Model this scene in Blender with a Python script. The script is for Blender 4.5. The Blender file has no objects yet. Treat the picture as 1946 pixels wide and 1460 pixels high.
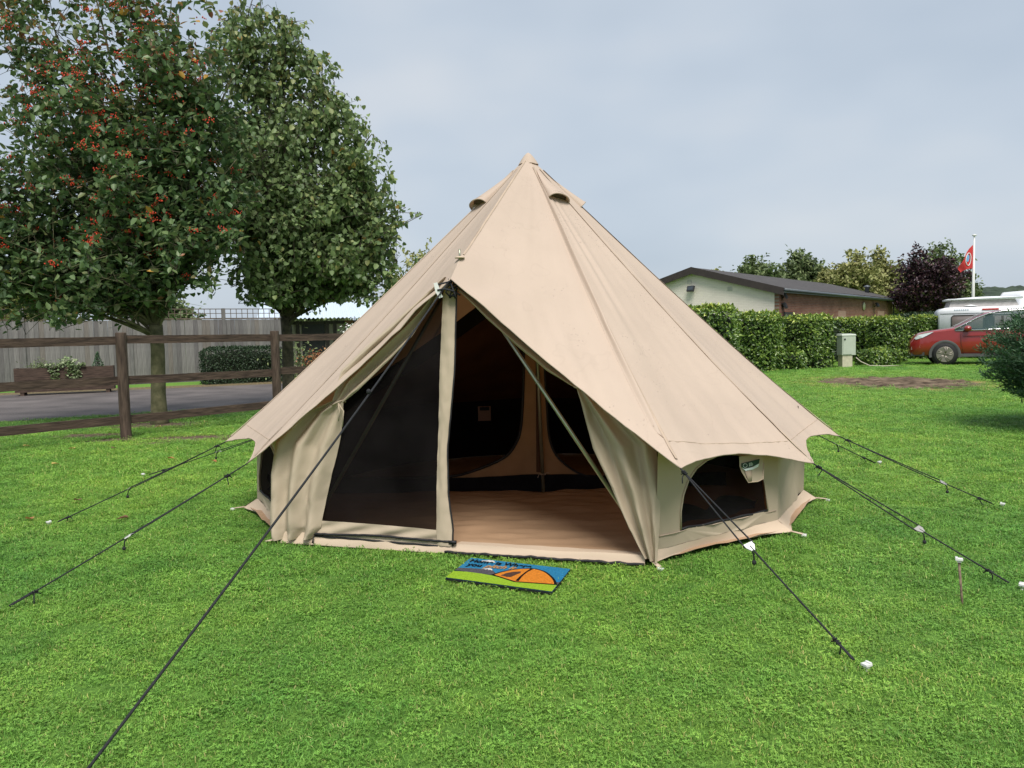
import bpy, bmesh, math, random
import numpy as np
from mathutils import Vector, Matrix, noise
random.seed(7); rng = np.random.default_rng(7)
S = bpy.context.scene
R = math.radians

# ------------------------------------------------------------------ camera
CAM_H, PITCH, ROLL = 1.42, R(3.6), R(1.3)
fwd = Vector((0, math.cos(PITCH), -math.sin(PITCH))); up0 = Vector((0, math.sin(PITCH), math.cos(PITCH))); rt0 = Vector((1, 0, 0))
rt = rt0*math.cos(ROLL) - up0*math.sin(ROLL); up = up0*math.cos(ROLL) + rt0*math.sin(ROLL)
cd = bpy.data.cameras.new('camera'); cam = bpy.data.objects.new('camera', cd); S.collection.objects.link(cam)
cam.matrix_world = Matrix(((rt.x, up.x, -fwd.x, 0), (rt.y, up.y, -fwd.y, 0), (rt.z, up.z, -fwd.z, CAM_H), (0, 0, 0, 1)))
cd.sensor_width = 36; cd.lens = 36*1460/1946; cd.clip_start = .05; cd.clip_end = 5000
S.camera = cam

# ------------------------------------------------------------------ world, sun, exposure
SUN_EL, SUN_AZ = R(58), R(170)        # azimuth clockwise from +Y
W = bpy.data.worlds.new('World'); S.world = W; W.use_nodes = True
nt = W.node_tree; N = nt.nodes; L = nt.links; N.clear()
out = N.new('ShaderNodeOutputWorld'); sky = N.new('ShaderNodeTexSky'); sky.sky_type = 'NISHITA'; sky.sun_disc = False
sky.sun_elevation = SUN_EL; sky.sun_rotation = SUN_AZ; sky.air_density = 1.2; sky.dust_density = 2.0
bgs = N.new('ShaderNodeBackground'); bgs.inputs[1].default_value = .06; L.new(sky.outputs[0], bgs.inputs[0])
tc = N.new('ShaderNodeTexCoord'); mp = N.new('ShaderNodeMapping'); mp.inputs['Scale'].default_value = (1.0, 1.0, 2.2)
L.new(tc.outputs['Generated'], mp.inputs[0])
n1 = N.new('ShaderNodeTexNoise'); n1.inputs['Scale'].default_value = 2.1; n1.inputs['Detail'].default_value = 3.5; n1.inputs['Roughness'].default_value = .5
L.new(mp.outputs[0], n1.inputs[0])
cr = N.new('ShaderNodeValToRGB'); e = cr.color_ramp.elements
e[0].position = .34; e[0].color = (.64, .745, .875, 1); e[1].position = .70; e[1].color = (.90, .95, 1.01, 1)
em = cr.color_ramp.elements.new(.5); em.color = (.74, .835, .95, 1)
L.new(n1.outputs[0], cr.inputs[0])
bgc = N.new('ShaderNodeBackground'); bgc.inputs[1].default_value = .50; L.new(cr.outputs[0], bgc.inputs[0])
mx = N.new('ShaderNodeMixShader'); mx.inputs[0].default_value = .86
L.new(bgs.outputs[0], mx.inputs[1]); L.new(bgc.outputs[0], mx.inputs[2]); L.new(mx.outputs[0], out.inputs[0])
sd = bpy.data.lights.new('sun', 'SUN'); sd.energy = 2.8; sd.angle = R(30); sd.color = (1, .95, .88)
sun = bpy.data.objects.new('sun', sd); S.collection.objects.link(sun)
sv = Vector((math.sin(SUN_AZ)*math.cos(SUN_EL), math.cos(SUN_AZ)*math.cos(SUN_EL), math.sin(SUN_EL)))
sun.rotation_euler = (-sv).to_track_quat('-Z', 'Y').to_euler()
S.view_settings.view_transform = 'Standard'; S.view_settings.look = 'None'; S.view_settings.exposure = .72; S.view_settings.gamma = 1
S.cycles.use_denoising = True; S.cycles.max_bounces = 8; S.cycles.transparent_max_bounces = 12

# ------------------------------------------------------------------ helpers
COL = S.collection
def V(*a): return Vector(a)
def lerp(a, b, t): return a + (b - a)*t
class MB:
    def __init__(s): s.v = []; s.f = []
    def add(s, vs, fs):
        o = len(s.v); s.v += [tuple(x) for x in vs]; s.f += [tuple(i+o for i in f) for f in fs]; return s
    def grid(s, fn, nu, nv):
        return s.add([fn(i/nu, j/nv) for j in range(nv+1) for i in range(nu+1)],
                     [(j*(nu+1)+i, j*(nu+1)+i+1, (j+1)*(nu+1)+i+1, (j+1)*(nu+1)+i) for j in range(nv) for i in range(nu)])
    def box(s, c, sz, rz=0, jit=0):
        cx, cy, cz = c; a, b, d = sz[0]/2, sz[1]/2, sz[2]/2; co, si = math.cos(rz), math.sin(rz)
        vs = []
        for z in (-d, d):
            for x, y in ((-a, -b), (a, -b), (a, b), (-a, b)):
                x += random.uniform(-jit, jit)
                vs.append((cx+x*co-y*si, cy+x*si+y*co, cz+z))
        return s.add(vs, [(3, 2, 1, 0), (4, 5, 6, 7), (0, 1, 5, 4), (1, 2, 6, 5), (2, 3, 7, 6), (3, 0, 4, 7)])
    def tube(s, pts, r, n=8, cap=True):
        pts = [Vector(p) for p in pts]; k = len(pts); rs = r if hasattr(r, '__len__') else [r]*k
        ref = None; vs = []
        for i, p in enumerate(pts):
            d = (pts[min(i+1, k-1)] - pts[max(i-1, 0)]).normalized()
            if ref is None: ref = d.orthogonal().normalized()
            ref = (ref - d*ref.dot(d)).normalized(); b = d.cross(ref)
            for j in range(n):
                a = 2*math.pi*j/n; vs.append(p + (ref*math.cos(a) + b*math.sin(a))*rs[i])
        fs = [(i*n+j, i*n+(j+1) % n, (i+1)*n+(j+1) % n, (i+1)*n+j) for i in range(k-1) for j in range(n)]
        if cap: fs += [tuple(range(n-1, -1, -1)), tuple(range((k-1)*n, k*n))]
        return s.add(vs, fs)
    def lathe(s, prof, c, n=16, ax='z'):
        vs = []
        for r, z in prof:
            for j in range(n):
                a = 2*math.pi*j/n; x, y = r*math.cos(a), r*math.sin(a)
                vs.append((c[0]+x, c[1]+y, c[2]+z) if ax == 'z' else (c[0]+x, c[1]+z, c[2]+y))
        k = len(prof)
        fs = [(i*n+j, i*n+(j+1) % n, (i+1)*n+(j+1) % n, (i+1)*n+j) for i in range(k-1) for j in range(n)]
        fs += [tuple(range(n-1, -1, -1)), tuple(range((k-1)*n, k*n))]
        return s.add(vs, fs)
    def prism(s, poly, fn, d):     # poly in 2D -> two sheets via fn(x,y,off)
        n = len(poly)
        return s.add([fn(x, y, 0) for x, y in poly] + [fn(x, y, d) for x, y in poly],
                     [tuple(range(n-1, -1, -1)), tuple(range(n, 2*n))] + [(i, (i+1) % n, n+(i+1) % n, n+i) for i in range(n)])
    def mesh(s, name, mat, smooth=True):
        me = bpy.data.meshes.new(name); me.from_pydata(s.v, [], s.f); me.materials.append(mat)
        if smooth: me.shade_smooth()
        me.update(); return me
    def build(s, name, mat, parent=None, smooth=True):
        return link(name, s.mesh(name, mat, smooth), parent)
def link(name, me, parent=None):
    o = bpy.data.objects.new(name, me); COL.objects.link(o); o.parent = parent; return o
def empty(name, loc=(0, 0, 0), rz=0):
    o = bpy.data.objects.new(name, None); COL.objects.link(o); o.location = loc; o.rotation_euler.z = rz; o.empty_display_size = .2; return o
def tag(o, label, cat, group=None, kind=None):
    o['label'] = label; o['category'] = cat
    if group: o['group'] = group
    if kind: o['kind'] = kind
    return o
def struct(o, label=None, cat=None):
    o['kind'] = 'structure'
    if label: o['label'] = label; o['category'] = cat
    return o
def copy_tree(o, parent=None):
    c = o.copy(); COL.objects.link(c); c.parent = parent
    for ch in list(o.children): copy_tree(ch, c)
    return c
def tri_fill(loops):      # 2D loops -> (verts2d, faces)
    bm = bmesh.new(); ed = []
    for lp in loops:
        vs = [bm.verts.new((x, y, 0)) for x, y in lp]
        ed += [bm.edges.new((vs[i], vs[(i+1) % len(vs)])) for i in range(len(vs))]
    bmesh.ops.triangle_fill(bm, use_beauty=True, edges=ed)
    bm.verts.index_update()
    r = [(v.co.x, v.co.y) for v in bm.verts], [[v.index for v in f.verts] for f in bm.faces]
    bm.free(); return r

# ------------------------------------------------------------------ materials
MATS = {}
def mat(name, col, rough=.7, var=.15, scale=6, bump=0, bscale=60, metal=0, spec=.4, transl=0, tcol=None, alpha=0, stretch=None, col2=None, det=4, coat=0):
    """principled with world/object-space noise colour variation, optional bump, translucency and see-through weave"""
    if name in MATS: return MATS[name]
    m = bpy.data.materials.new(name); m.use_nodes = True; MATS[name] = m
    t = m.node_tree; n = t.nodes; l = t.links; b = n['Principled BSDF']; o = n['Material Output']
    b.inputs['Roughness'].default_value = rough; b.inputs['Metallic'].default_value = metal
    b.inputs['Specular IOR Level'].default_value = spec; b.inputs['Coat Weight'].default_value = coat
    tc = n.new('ShaderNodeTexCoord'); src = tc.outputs['Object']
    if stretch:
        mpn = n.new('ShaderNodeMapping'); mpn.inputs['Scale'].default_value = stretch; l.new(src, mpn.inputs[0]); src = mpn.outputs[0]
    nz = n.new('ShaderNodeTexNoise'); nz.inputs['Scale'].default_value = scale; nz.inputs['Detail'].default_value = det; l.new(src, nz.inputs[0])
    rp = n.new('ShaderNodeValToRGB'); c = Vector(col); c2 = Vector(col2) if col2 else c*(1+var)
    rp.color_ramp.elements[0].position = .3; rp.color_ramp.elements[1].position = .7
    rp.color_ramp.elements[0].color = (*(c*(1-var)), 1); rp.color_ramp.elements[1].color = (*c2, 1)
    l.new(nz.outputs[0], rp.inputs[0]); l.new(rp.outputs[0], b.inputs['Base Color'])
    m['ramp'] = rp.name
    if bump:
        bz = n.new('ShaderNodeTexNoise'); bz.inputs['Scale'].default_value = bscale; bz.inputs['Detail'].default_value = 3; l.new(src, bz.inputs[0])
        bp = n.new('ShaderNodeBump'); bp.inputs['Strength'].default_value = bump; bp.inputs['Distance'].default_value = .01
        l.new(bz.outputs[0], bp.inputs['Height']); l.new(bp.outputs[0], b.inputs['Normal'])
    last = b.outputs[0]
    if transl:
        tr = n.new('ShaderNodeBsdfTranslucent')
        if tcol: tr.inputs[0].default_value = (*tcol, 1)
        else: l.new(rp.outputs[0], tr.inputs[0])
        mxx = n.new('ShaderNodeMixShader'); mxx.inputs[0].default_value = transl; l.new(last, mxx.inputs[1]); l.new(tr.outputs[0], mxx.inputs[2]); last = mxx.outputs[0]
    if alpha:
        tp = n.new('ShaderNodeBsdfTransparent'); mxx = n.new('ShaderNodeMixShader'); mxx.inputs[0].default_value = alpha
        l.new(last, mxx.inputs[1]); l.new(tp.outputs[0], mxx.inputs[2]); last = mxx.outputs[0]
    l.new(last, o.inputs[0]); return m
def leafmat(name, stops, rough=.45, transl=.25, spec=.4, patch=None):
    """leaf colours picked by the per-leaf attribute 'var'"""
    m = bpy.data.materials.new(name); m.use_nodes = True; MATS[name] = m
    t = m.node_tree; n = t.nodes; l = t.links; b = n['Principled BSDF']
    b.inputs['Roughness'].default_value = rough; b.inputs['Specular IOR Level'].default_value = spec
    at = n.new('ShaderNodeAttribute'); at.attribute_name = 'var'
    rp = n.new('ShaderNodeValToRGB'); els = rp.color_ramp.elements
    while len(els) < len(stops): els.new(.5)
    for k, (p, c) in enumerate(stops): els[k].position = p; els[k].color = (*c, 1)
    l.new(at.outputs['Fac'], rp.inputs[0]); l.new(rp.outputs[0], b.inputs['Base Color'])
    tr = n.new('ShaderNodeBsdfTranslucent'); l.new(rp.outputs[0], tr.inputs[0])
    mxx = n.new('ShaderNodeMixShader'); mxx.inputs[0].default_value = transl; l.new(b.outputs[0], mxx.inputs[1]); l.new(tr.outputs[0], mxx.inputs[2])
    l.new(mxx.outputs[0], n['Material Output'].inputs[0]); return m

# wet canvas: weave, faint stains, small beads of rain water
def canvas(name, col, transl, drops=False, tcol=None):
    m = mat(name, col, rough=.72, var=.03, scale=1.6, bump=.14, bscale=13, spec=.25, transl=transl, tcol=tcol)
    if drops:
        t = m.node_tree; n = t.nodes; l = t.links; b = n['Principled BSDF']
        tc = n.new('ShaderNodeTexCoord'); vo = n.new('ShaderNodeTexVoronoi'); vo.inputs['Scale'].default_value = 34; l.new(tc.outputs['Object'], vo.inputs[0])
        lt = n.new('ShaderNodeMapRange'); lt.inputs[1].default_value = .10; lt.inputs[2].default_value = .17; lt.inputs[3].default_value = 1; lt.inputs[4].default_value = 0
        l.new(vo.outputs['Distance'], lt.inputs[0])
        nz = n.new('ShaderNodeTexNoise'); nz.inputs['Scale'].default_value = 3.0; nz.inputs['Detail'].default_value = 5; l.new(tc.outputs['Object'], nz.inputs[0])
        th = n.new('ShaderNodeMapRange'); th.inputs[1].default_value = .56; th.inputs[2].default_value = .64; l.new(nz.outputs[0], th.inputs[0])
        mu = n.new('ShaderNodeMath'); mu.operation = 'MULTIPLY'; l.new(lt.outputs[0], mu.inputs[0]); l.new(th.outputs[0], mu.inputs[1])
        ro = n.new('ShaderNodeMapRange'); ro.inputs[3].default_value = .72; ro.inputs[4].default_value = .12; l.new(mu.outputs[0], ro.inputs[0]); l.new(ro.outputs[0], b.inputs['Roughness'])
        sp = n.new('ShaderNodeMapRange'); sp.inputs[3].default_value = .25; sp.inputs[4].default_value = 1.0; l.new(mu.outputs[0], sp.inputs[0]); l.new(sp.outputs[0], b.inputs['Specular IOR Level'])
        old = b.inputs['Normal'].links[0].from_node
        bp = n.new('ShaderNodeBump'); bp.inputs['Strength'].default_value = .7; bp.inputs['Distance'].default_value = .006
        l.new(mu.outputs[0], bp.inputs['Height']); l.new(old.outputs[0], bp.inputs['Normal']); l.new(bp.outputs[0], b.inputs['Normal'])
        # damp, darker patches with a shape of their own
        mz = n.new('ShaderNodeTexNoise'); mz.inputs['Scale'].default_value = 1.1; mz.inputs['Detail'].default_value = 6; mz.inputs['Roughness'].default_value = .62; l.new(tc.outputs['Object'], mz.inputs[0])
        mr = n.new('ShaderNodeMapRange'); mr.inputs[1].default_value = .42; mr.inputs[2].default_value = .60; mr.inputs[3].default_value = .95; mr.inputs[4].default_value = 1.0; l.new(mz.outputs[0], mr.inputs[0])
        mxc = n.new('ShaderNodeMix'); mxc.data_type = 'RGBA'; mxc.blend_type = 'MULTIPLY'; mxc.inputs[0].default_value = 1
        # tide marks left by dried drips, and a little dirt
        tz = n.new('ShaderNodeTexNoise'); tz.inputs['Scale'].default_value = 2.6; tz.inputs['Detail'].default_value = 2; l.new(tc.outputs['Object'], tz.inputs[0])
        t1 = n.new('ShaderNodeMath'); t1.operation = 'SUBTRACT'; t1.inputs[1].default_value = .57; l.new(tz.outputs[0], t1.inputs[0]); t2 = n.new('ShaderNodeMath'); t2.operation = 'ABSOLUTE'; l.new(t1.outputs[0], t2.inputs[0])
        t3 = n.new('ShaderNodeMapRange'); t3.inputs[1].default_value = .002; t3.inputs[2].default_value = .010; t3.inputs[3].default_value = .965; t3.inputs[4].default_value = 1.0; l.new(t2.outputs[0], t3.inputs[0])
        t4 = n.new('ShaderNodeMath'); t4.operation = 'MULTIPLY'; l.new(t3.outputs[0], t4.inputs[0]); l.new(mr.outputs[0], t4.inputs[1]); mr = t4
        rp = n[m['ramp']]; l.new(rp.outputs[0], mxc.inputs[6]); l.new(mr.outputs[0], mxc.inputs[7]); l.new(mxc.outputs[2], b.inputs['Base Color'])
    return m
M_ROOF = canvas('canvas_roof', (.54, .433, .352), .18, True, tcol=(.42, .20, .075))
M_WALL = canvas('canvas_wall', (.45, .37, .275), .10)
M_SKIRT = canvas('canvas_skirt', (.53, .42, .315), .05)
M_SEAM = mat('seam_tape', (.40, .31, .235), rough=.8, var=.1)
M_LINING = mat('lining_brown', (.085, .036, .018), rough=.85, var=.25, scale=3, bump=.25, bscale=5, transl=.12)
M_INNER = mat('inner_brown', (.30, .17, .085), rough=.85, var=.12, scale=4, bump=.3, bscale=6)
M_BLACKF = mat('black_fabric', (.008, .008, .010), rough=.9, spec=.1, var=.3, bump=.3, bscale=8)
M_NET = mat('insect_net', (.008, .007, .007), rough=1, var=.4, scale=3, bump=.5, bscale=7, alpha=.20, spec=0)
M_FLOOR = mat('groundsheet', (.36, .235, .145), rough=.40, var=.05, scale=2, bump=.25, bscale=9, spec=.5)
M_ZIP = mat('zip_black', (.01, .01, .012), rough=.6, var=.2)
M_ROPE = mat('rope_black', (.014, .015, .018), rough=.75, var=.4, scale=90, bump=.5, bscale=300)
M_POLE = mat('pole_steel', (.34, .36, .27), rough=.33, var=.12, metal=.75)
M_PLAS = mat('white_plastic', (.66, .66, .64), rough=.4, var=.04)
M_GREYP = mat('grey_slider', (.40, .38, .35), rough=.35, var=.1, metal=.4)
M_RUST = mat('rusty_steel', (.17, .12, .085), rough=.8, var=.5, scale=40)
M_STEEL = mat('peg_steel', (.35, .34, .32), rough=.45, var=.3, scale=30, metal=.8)
M_BARK1 = mat('bark_mossy', (.10, .105, .045), rough=.9, var=.5, scale=7, bump=1, bscale=24, col2=(.17, .155, .085))
M_BARK2 = mat('bark_dark', (.05, .045, .03), rough=.9, var=.5, scale=9, bump=1, bscale=22, col2=(.10, .085, .055))
M_FENCE = mat('fence_stain', (.05, .030, .021), rough=.85, var=.5, scale=4, bump=.8, bscale=9, stretch=(1, 1, 9), col2=(.095, .062, .045), det=8)
M_POST = mat('fence_post_stain', (.05, .030, .021), rough=.85, var=.5, scale=4, bump=.8, bscale=9, stretch=(9, 9, 1), col2=(.10, .068, .05), det=8)
M_ASPH = mat('asphalt', (.10, .086, .082), rough=.75, var=.38, det=9, scale=1.0, bump=.8, bscale=70)
M_DARKM = mat('dark_metal', (.02, .02, .022), rough=.5, var=.2)
M_LITTER = mat('leaf_litter', (.13, .10, .05), rough=.9, var=.7, scale=14, bump=1, bscale=40)

# ------------------------------------------------------------------ ground, road
C0 = V(.256, 6.709, 0)
SOIL = [(-6.6, 12.0, .75, .35), (-4.75, 11.4, 1.0, .38), (-5.1, 10.9, .35, .16), (-6.3, 13.4, .9, .6), (-7.9, 10.4, .9, .3), (-5.9, 11.4, .5, .25)]
def ground_mat():
    m = bpy.data.materials.new('lawn_soil'); m.use_nodes = True; t = m.node_tree; n = t.nodes; l = t.links; b = n['Principled BSDF']
    b.inputs['Roughness'].default_value = .9; b.inputs['Specular IOR Level'].default_value = .15
    geo = n.new('ShaderNodeNewGeometry'); P = geo.outputs['Position']
    def nz(s, d=4, r=.55):
        x = n.new('ShaderNodeTexNoise'); x.inputs['Scale'].default_value = s; x.inputs['Detail'].default_value = d; x.inputs['Roughness'].default_value = r; l.new(P, x.inputs[0]); return x.outputs[0]
    def ramp(src, stops):
        r = n.new('ShaderNodeValToRGB'); els = r.color_ramp.elements
        while len(els) < len(stops): els.new(.5)
        for k, (p, c) in enumerate(stops): els[k].position = p; els[k].color = (*c, 1)
        l.new(src, r.inputs[0]); return r.outputs[0]
    fine = ramp(nz(26, 6, .7), [(.3, (.045, .11, .02)), (.5, (.12, .25, .045)), (.72, (.20, .36, .07))])
    big = ramp(nz(.45, 4), [(.35, (.78, .86, .8)), (.65, (1.25, 1.1, 1.0))])
    g = n.new('ShaderNodeMix'); g.data_type = 'RGBA'; g.blend_type = 'MULTIPLY'; g.inputs[0].default_value = 1; l.new(fine, g.inputs[6]); l.new(big, g.inputs[7])
    soil = ramp(nz(9, 6, .7), [(.3, (.05, .032, .022)), (.55, (.14, .10, .072)), (.75, (.26, .19, .12))])
    # bare earth: an oval patch on the lawn with a ragged rim
    sx = n.new('ShaderNodeSeparateXYZ'); l.new(P, sx.inputs[0])
    def oval(cx, cy, rx, ry, rag, rs):
        mp = n.new('ShaderNodeMapping'); mp.vector_type = 'POINT'
        mp.inputs['Location'].default_value = (-cx/rx, -cy/ry, 0); mp.inputs['Scale'].default_value = (1/rx, 1/ry, 0); l.new(P, mp.inputs[0])
        ln = n.new('ShaderNodeVectorMath'); ln.operation = 'LENGTH'; l.new(mp.outputs[0], ln.inputs[0])
        ad = n.new('ShaderNodeMath'); ad.operation = 'MULTIPLY_ADD'; l.new(nz(rs, 5, .7), ad.inputs[0]); ad.inputs[1].default_value = rag; l.new(ln.outputs['Value'], ad.inputs[2])
        mr = n.new('ShaderNodeMapRange'); mr.inputs[1].default_value = 1+rag*.5-.09; mr.inputs[2].default_value = 1+rag*.5+.09; mr.inputs[3].default_value = 1; mr.inputs[4].default_value = 0; l.new(ad.outputs[0], mr.inputs[0])
        return mr.outputs[0]
    col = g.outputs[2]
    dry = ramp(nz(14, 5, .7), [(.3, (.20, .15, .05)), (.7, (.38, .30, .12))])
    masks = [(oval(9.8, 19.6, 2.5, 3.0, .9, 1.6), dry), (oval(9.85, 19.6, 1.75, 2.25, .7, 2.2), soil)] + [(oval(*s, 1.2, 4.5), soil) for s in SOIL]
    for mk, c in masks:
        x = n.new('ShaderNodeMix'); x.data_type = 'RGBA'; l.new(mk, x.inputs[0]); l.new(col, x.inputs[6]); l.new(c, x.inputs[7]); col = x.outputs[2]
    l.new(col, b.inputs['Base Color'])
    bp = n.new('ShaderNodeBump'); bp.inputs['Strength'].default_value = .9; bp.inputs['Distance'].default_value = .03; l.new(nz(30, 6, .75), bp.inputs['Height']); l.new(bp.outputs[0], b.inputs['Normal'])
    l.new(b.outputs[0], n['Material Output'].inputs[0]); return m
M_LAWN = ground_mat()
struct(MB().add([(-2500, -60, 0), (2500, -60, 0), (2500, 3000, 0), (-2500, 3000, 0)], [(0, 1, 2, 3)]).build('ground', M_LAWN, smooth=False))
M_EARTH = mat('bare_earth', (.07, .048, .034), rough=1, var=.5, scale=2.6, bump=1, bscale=16, det=9, col2=(.20, .15, .105), spec=.1)
def earth(u, v):
    a = 2*math.pi*u; k = (1 + .35*noise.noise(V(math.cos(a)*2, math.sin(a)*2, 1)) + .22*noise.noise(V(math.cos(a)*7, math.sin(a)*7, 4)))*v
    x, y = 9.85 + 1.85*k*math.cos(a), 19.6 + 2.35*k*math.sin(a)
    return V(x, y, .022 + .045*noise.noise(V(x*3.2, y*3.2, 0)) + .03*noise.noise(V(x*8, y*8, 2)) - .05*max(0, v-.8)/.2)
o = MB().grid(earth, 120, 46).build('bare_earth', M_EARTH); struct(o)
ROAD_N = [(-20.0, 9.2), (-9.71, 14.49), (-5.375, 17.05), (-2.0, 19.4), (4, 23.6)]
ROAD_F = [(-26, 18.0), (-15.09, 22.6), (-7.9, 25.4), (-4.0, 27.1), (2, 30)]
mb = MB(); mb.add([(x, y, .006) for x, y in ROAD_N] + [(x, y, .006) for x, y in ROAD_F], [(i, i+1, 6+i, 5+i) for i in range(4)])
struct(mb.build('road', M_ASPH, smooth=False))
mb = MB(); LIT_F = [(-26, 19.4), (-15.4, 23.6), (-8.2, 26.6), (-4.2, 28.4), (2, 31.2)]
mb.add([(x, y, .004) for x, y in ROAD_F] + [(x, y, .02) for x, y in LIT_F], [(i, i+1, 6+i, 5+i) for i in range(4)])
o = mb.build('leaf_litter', M_LITTER, smooth=False); tag(o, 'strip of fallen leaves lying between the lane and the tall grey fence', 'leaf litter', kind='stuff')

# ------------------------------------------------------------------ bell tent
PX, PY, PZ = 0, 1, 2
APEX = V(.183, 6.709, 2.955)
def pol(a, r, z): return V(C0.x + r*math.cos(R(a)), C0.y + r*math.sin(R(a)), z)
EAVE = [V(.933, 4.268, .657), V(2.014, 5.126, .516), V(2.656, 6.225, .542), pol(16.4, 2.47, .57), pol(45, 2.5, .58), pol(73, 2.5, .58),
        pol(101.7, 2.52, .58), pol(130, 2.55, .58), pol(158.6, 2.62, .58), V(-2.407, 6.382, .588), V(-1.831, 5.237, .585)]
BOT = [V(.836, 4.579, 0), V(1.907, 5.222, 0), V(2.49, 6.258, 0), pol(16.4, 2.33, 0), pol(45, 2.35, 0), pol(73, 2.36, 0),
       pol(101.7, 2.38, 0), pol(130, 2.42, 0), pol(158.6, 2.5, 0), V(-2.29, 6.411, 0), V(-1.687, 5.336, 0)]
PIN = V(-.333, 5.225, 1.945); LIP = V(-.388, 5.085, 1.805)
DL, DR_ = BOT[10], BOT[0]
DE = DR_ - DL; DLEAN = V(.0793, .2644, 1.94)/1.94; DN = V(DE.y, -DE.x, 0).normalized()
def door(u, z, off=0): return DL + DE*u + DLEAN*z + DN*off
tent = empty('bell_tent', tuple(C0)); tag(tent, 'large beige canvas bell tent with open front door, pitched on the lawn', 'tent')
TINV = Matrix.Translation(-C0)
def tpart(mb, name, m, parent=None, smooth=True):
    o = mb.build(name, m, parent or tent, smooth)
    o.data.transform(TINV); return o
def seam(k, s):
    if k == 'front':
        return lerp(APEX, PIN, s/.9) if s < .9 else lerp(PIN, LIP, (s-.9)/.1)
    p = lerp(APEX, EAVE[k], s); sag = .06 if k not in (9, 10) else .035
    p.z -= sag*4*s*(1-s)*(.5+s*.7); return p
def roof(ka, kb, c=.045):
    fr = 'front' in (ka, kb)
    def f(s, t):
        s2 = s if fr else s*(1 - c*4*t*(1-t))
        a, b = seam(ka, s2), seam(kb, s2); p = lerp(a, b, t)
        ed = min(1, 6*t*(1-t))
        key = (ka if ka != 'front' else 20)*3.1
        d = -.034*math.sin(math.pi*t)*s
        d += .016*s*ed*noise.noise(V(t*5, s*1.2, key)) + .005*s*s*noise.noise(V(t*12-s*9, s*11+t*4, key+11)) + .006*s*ed*noise.noise(V(t*15+s*4, s*1.9, key+5)) + .003*s*noise.noise(V(t*34, s*5, key+9))
        d += .0035*math.sin(s*95+key)*noise.noise(V(s*14, key, 1))*(math.exp(-t*34) + math.exp(-(1-t)*34))*s   # puckers along the seams
        if ka == 0: d += (.016*math.exp(-((t-.20-.05*s)/.045)**2) + .010*math.exp(-((t-.42+.1*s)/.05)**2))*math.sin(math.pi*min(1, s*1.15))**2
        if ka == 1: d += .014*math.exp(-((t-.16)/.06)**2)*math.sin(math.pi*s)**2
        if ka == 'front': d += .007*math.sin((t-s*.5)*52)*math.exp(-((s-.93)/.10)**2)*math.exp(-((t-.55)/.22)**2)
        w = max(0, (s-.84)/.16); d += .007*w*math.sin(t*44+key)*noise.noise(V(t*9, 1, key))
        # tension folds fanning out of the guyed corners
        for tc_, sg in ((0, 1), (1, -1)):
            tt = abs(t-tc_); w2 = math.exp(-((1-s)*7)**2-tt*9); d += .006*w2*math.sin(math.atan2(tt*1.2+.001, (1.02-s)*3)*22)
        if fr:     # pulled creases running down from the door peak
            tt = t if ka == 'front' else 1-t
            w3 = math.exp(-((s-.97)*7)**2)*math.exp(-((tt-.16)/.13)**2); d += .016*w3*math.sin((s*30)+tt*20)
        return p + (p - V(C0.x, C0.y, p.z - .75*(p-V(C0.x, C0.y, p.z)).length)).normalized()*d
    return f
PANELS = [('front', 0)] + [(k, k+1) for k in range(10)] + [(10, 'front')]
SURF = {}
for ka, kb in PANELS:
    f = roof(ka, kb, .038 if ka == 0 else .045); SURF[(ka, kb)] = f
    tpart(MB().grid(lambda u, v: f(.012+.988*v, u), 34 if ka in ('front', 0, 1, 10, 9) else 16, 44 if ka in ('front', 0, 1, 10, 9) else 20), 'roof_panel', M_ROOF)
def nrm(f, s, t):
    e_ = .01; a = f(min(1, s+e_), t) - f(s-e_, t); b = f(s, min(1, t+e_)) - f(s, max(0, t-e_)); n_ = a.cross(b).normalized()
    p = f(s, t); return n_ if n_.dot(p - V(C0.x, C0.y, 0.8)) > 0 else -n_
def strip(f, path, w, off, name, m, parent=None):
    """flat tape lying on surface f, along (s,t) path"""
    pts = [f(s, t) + nrm(f, s, t)*off for s, t in path]; vs = []; fs = []
    for i, p in enumerate(pts):
        d = (pts[min(i+1, len(pts)-1)] - pts[max(0, i-1)]).normalized(); n_ = nrm(f, *path[i]); sd_ = d.cross(n_).normalized()
        vs += [p - sd_*w/2, p + n_*.004, p + sd_*w/2]
    for i in range(len(pts)-1): fs += [(3*i, 3*i+1, 3*i+4, 3*i+3), (3*i+1, 3*i+2, 3*i+5, 3*i+4)]
    return tpart(MB().add(vs, fs), name, m, parent)
for k in range(11):
    key = (k, k+1) if k < 10 else (10, 'front'); f = SURF[key]
    strip(f, [(.05+.93*i/40, .004) for i in range(41)], .020, .003, 'seam_tape', M_SEAM)
    if key in ((0, 1), (1, 2), (9, 10), (2, 3)):
        strip(f, [(.935/(1-(.038 if key == (0, 1) else .045)*4*(.02+.96*i/30)*(1-.02-.96*i/30)), .02+.96*i/30) for i in range(31)], .006, .0005, 'valance_stitching', M_SEAM)
strip(SURF[('front', 0)], [(.05+.82*i/30, .006) for i in range(31)], .014, .003, 'seam_tape', M_SEAM)
# the pleat that runs along the seam right of the door
for key, t0, t1, nm in ((('front', 0), .945, .995, 'pleat'),):
    f = SURF[key]
    def pl(u, v, f=f, t0=t0, t1=t1):
        s = .07 + .86*v; t = lerp(t0 - .05*v*(1-v), t1, u); h = .038*math.sin(math.pi*v)**.5*math.sin(math.pi*u**1.7)
        return f(s, t) + nrm(f, s, t)*(.001+h)
    tpart(MB().grid(pl, 10, 40), nm, M_ROOF)
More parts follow.
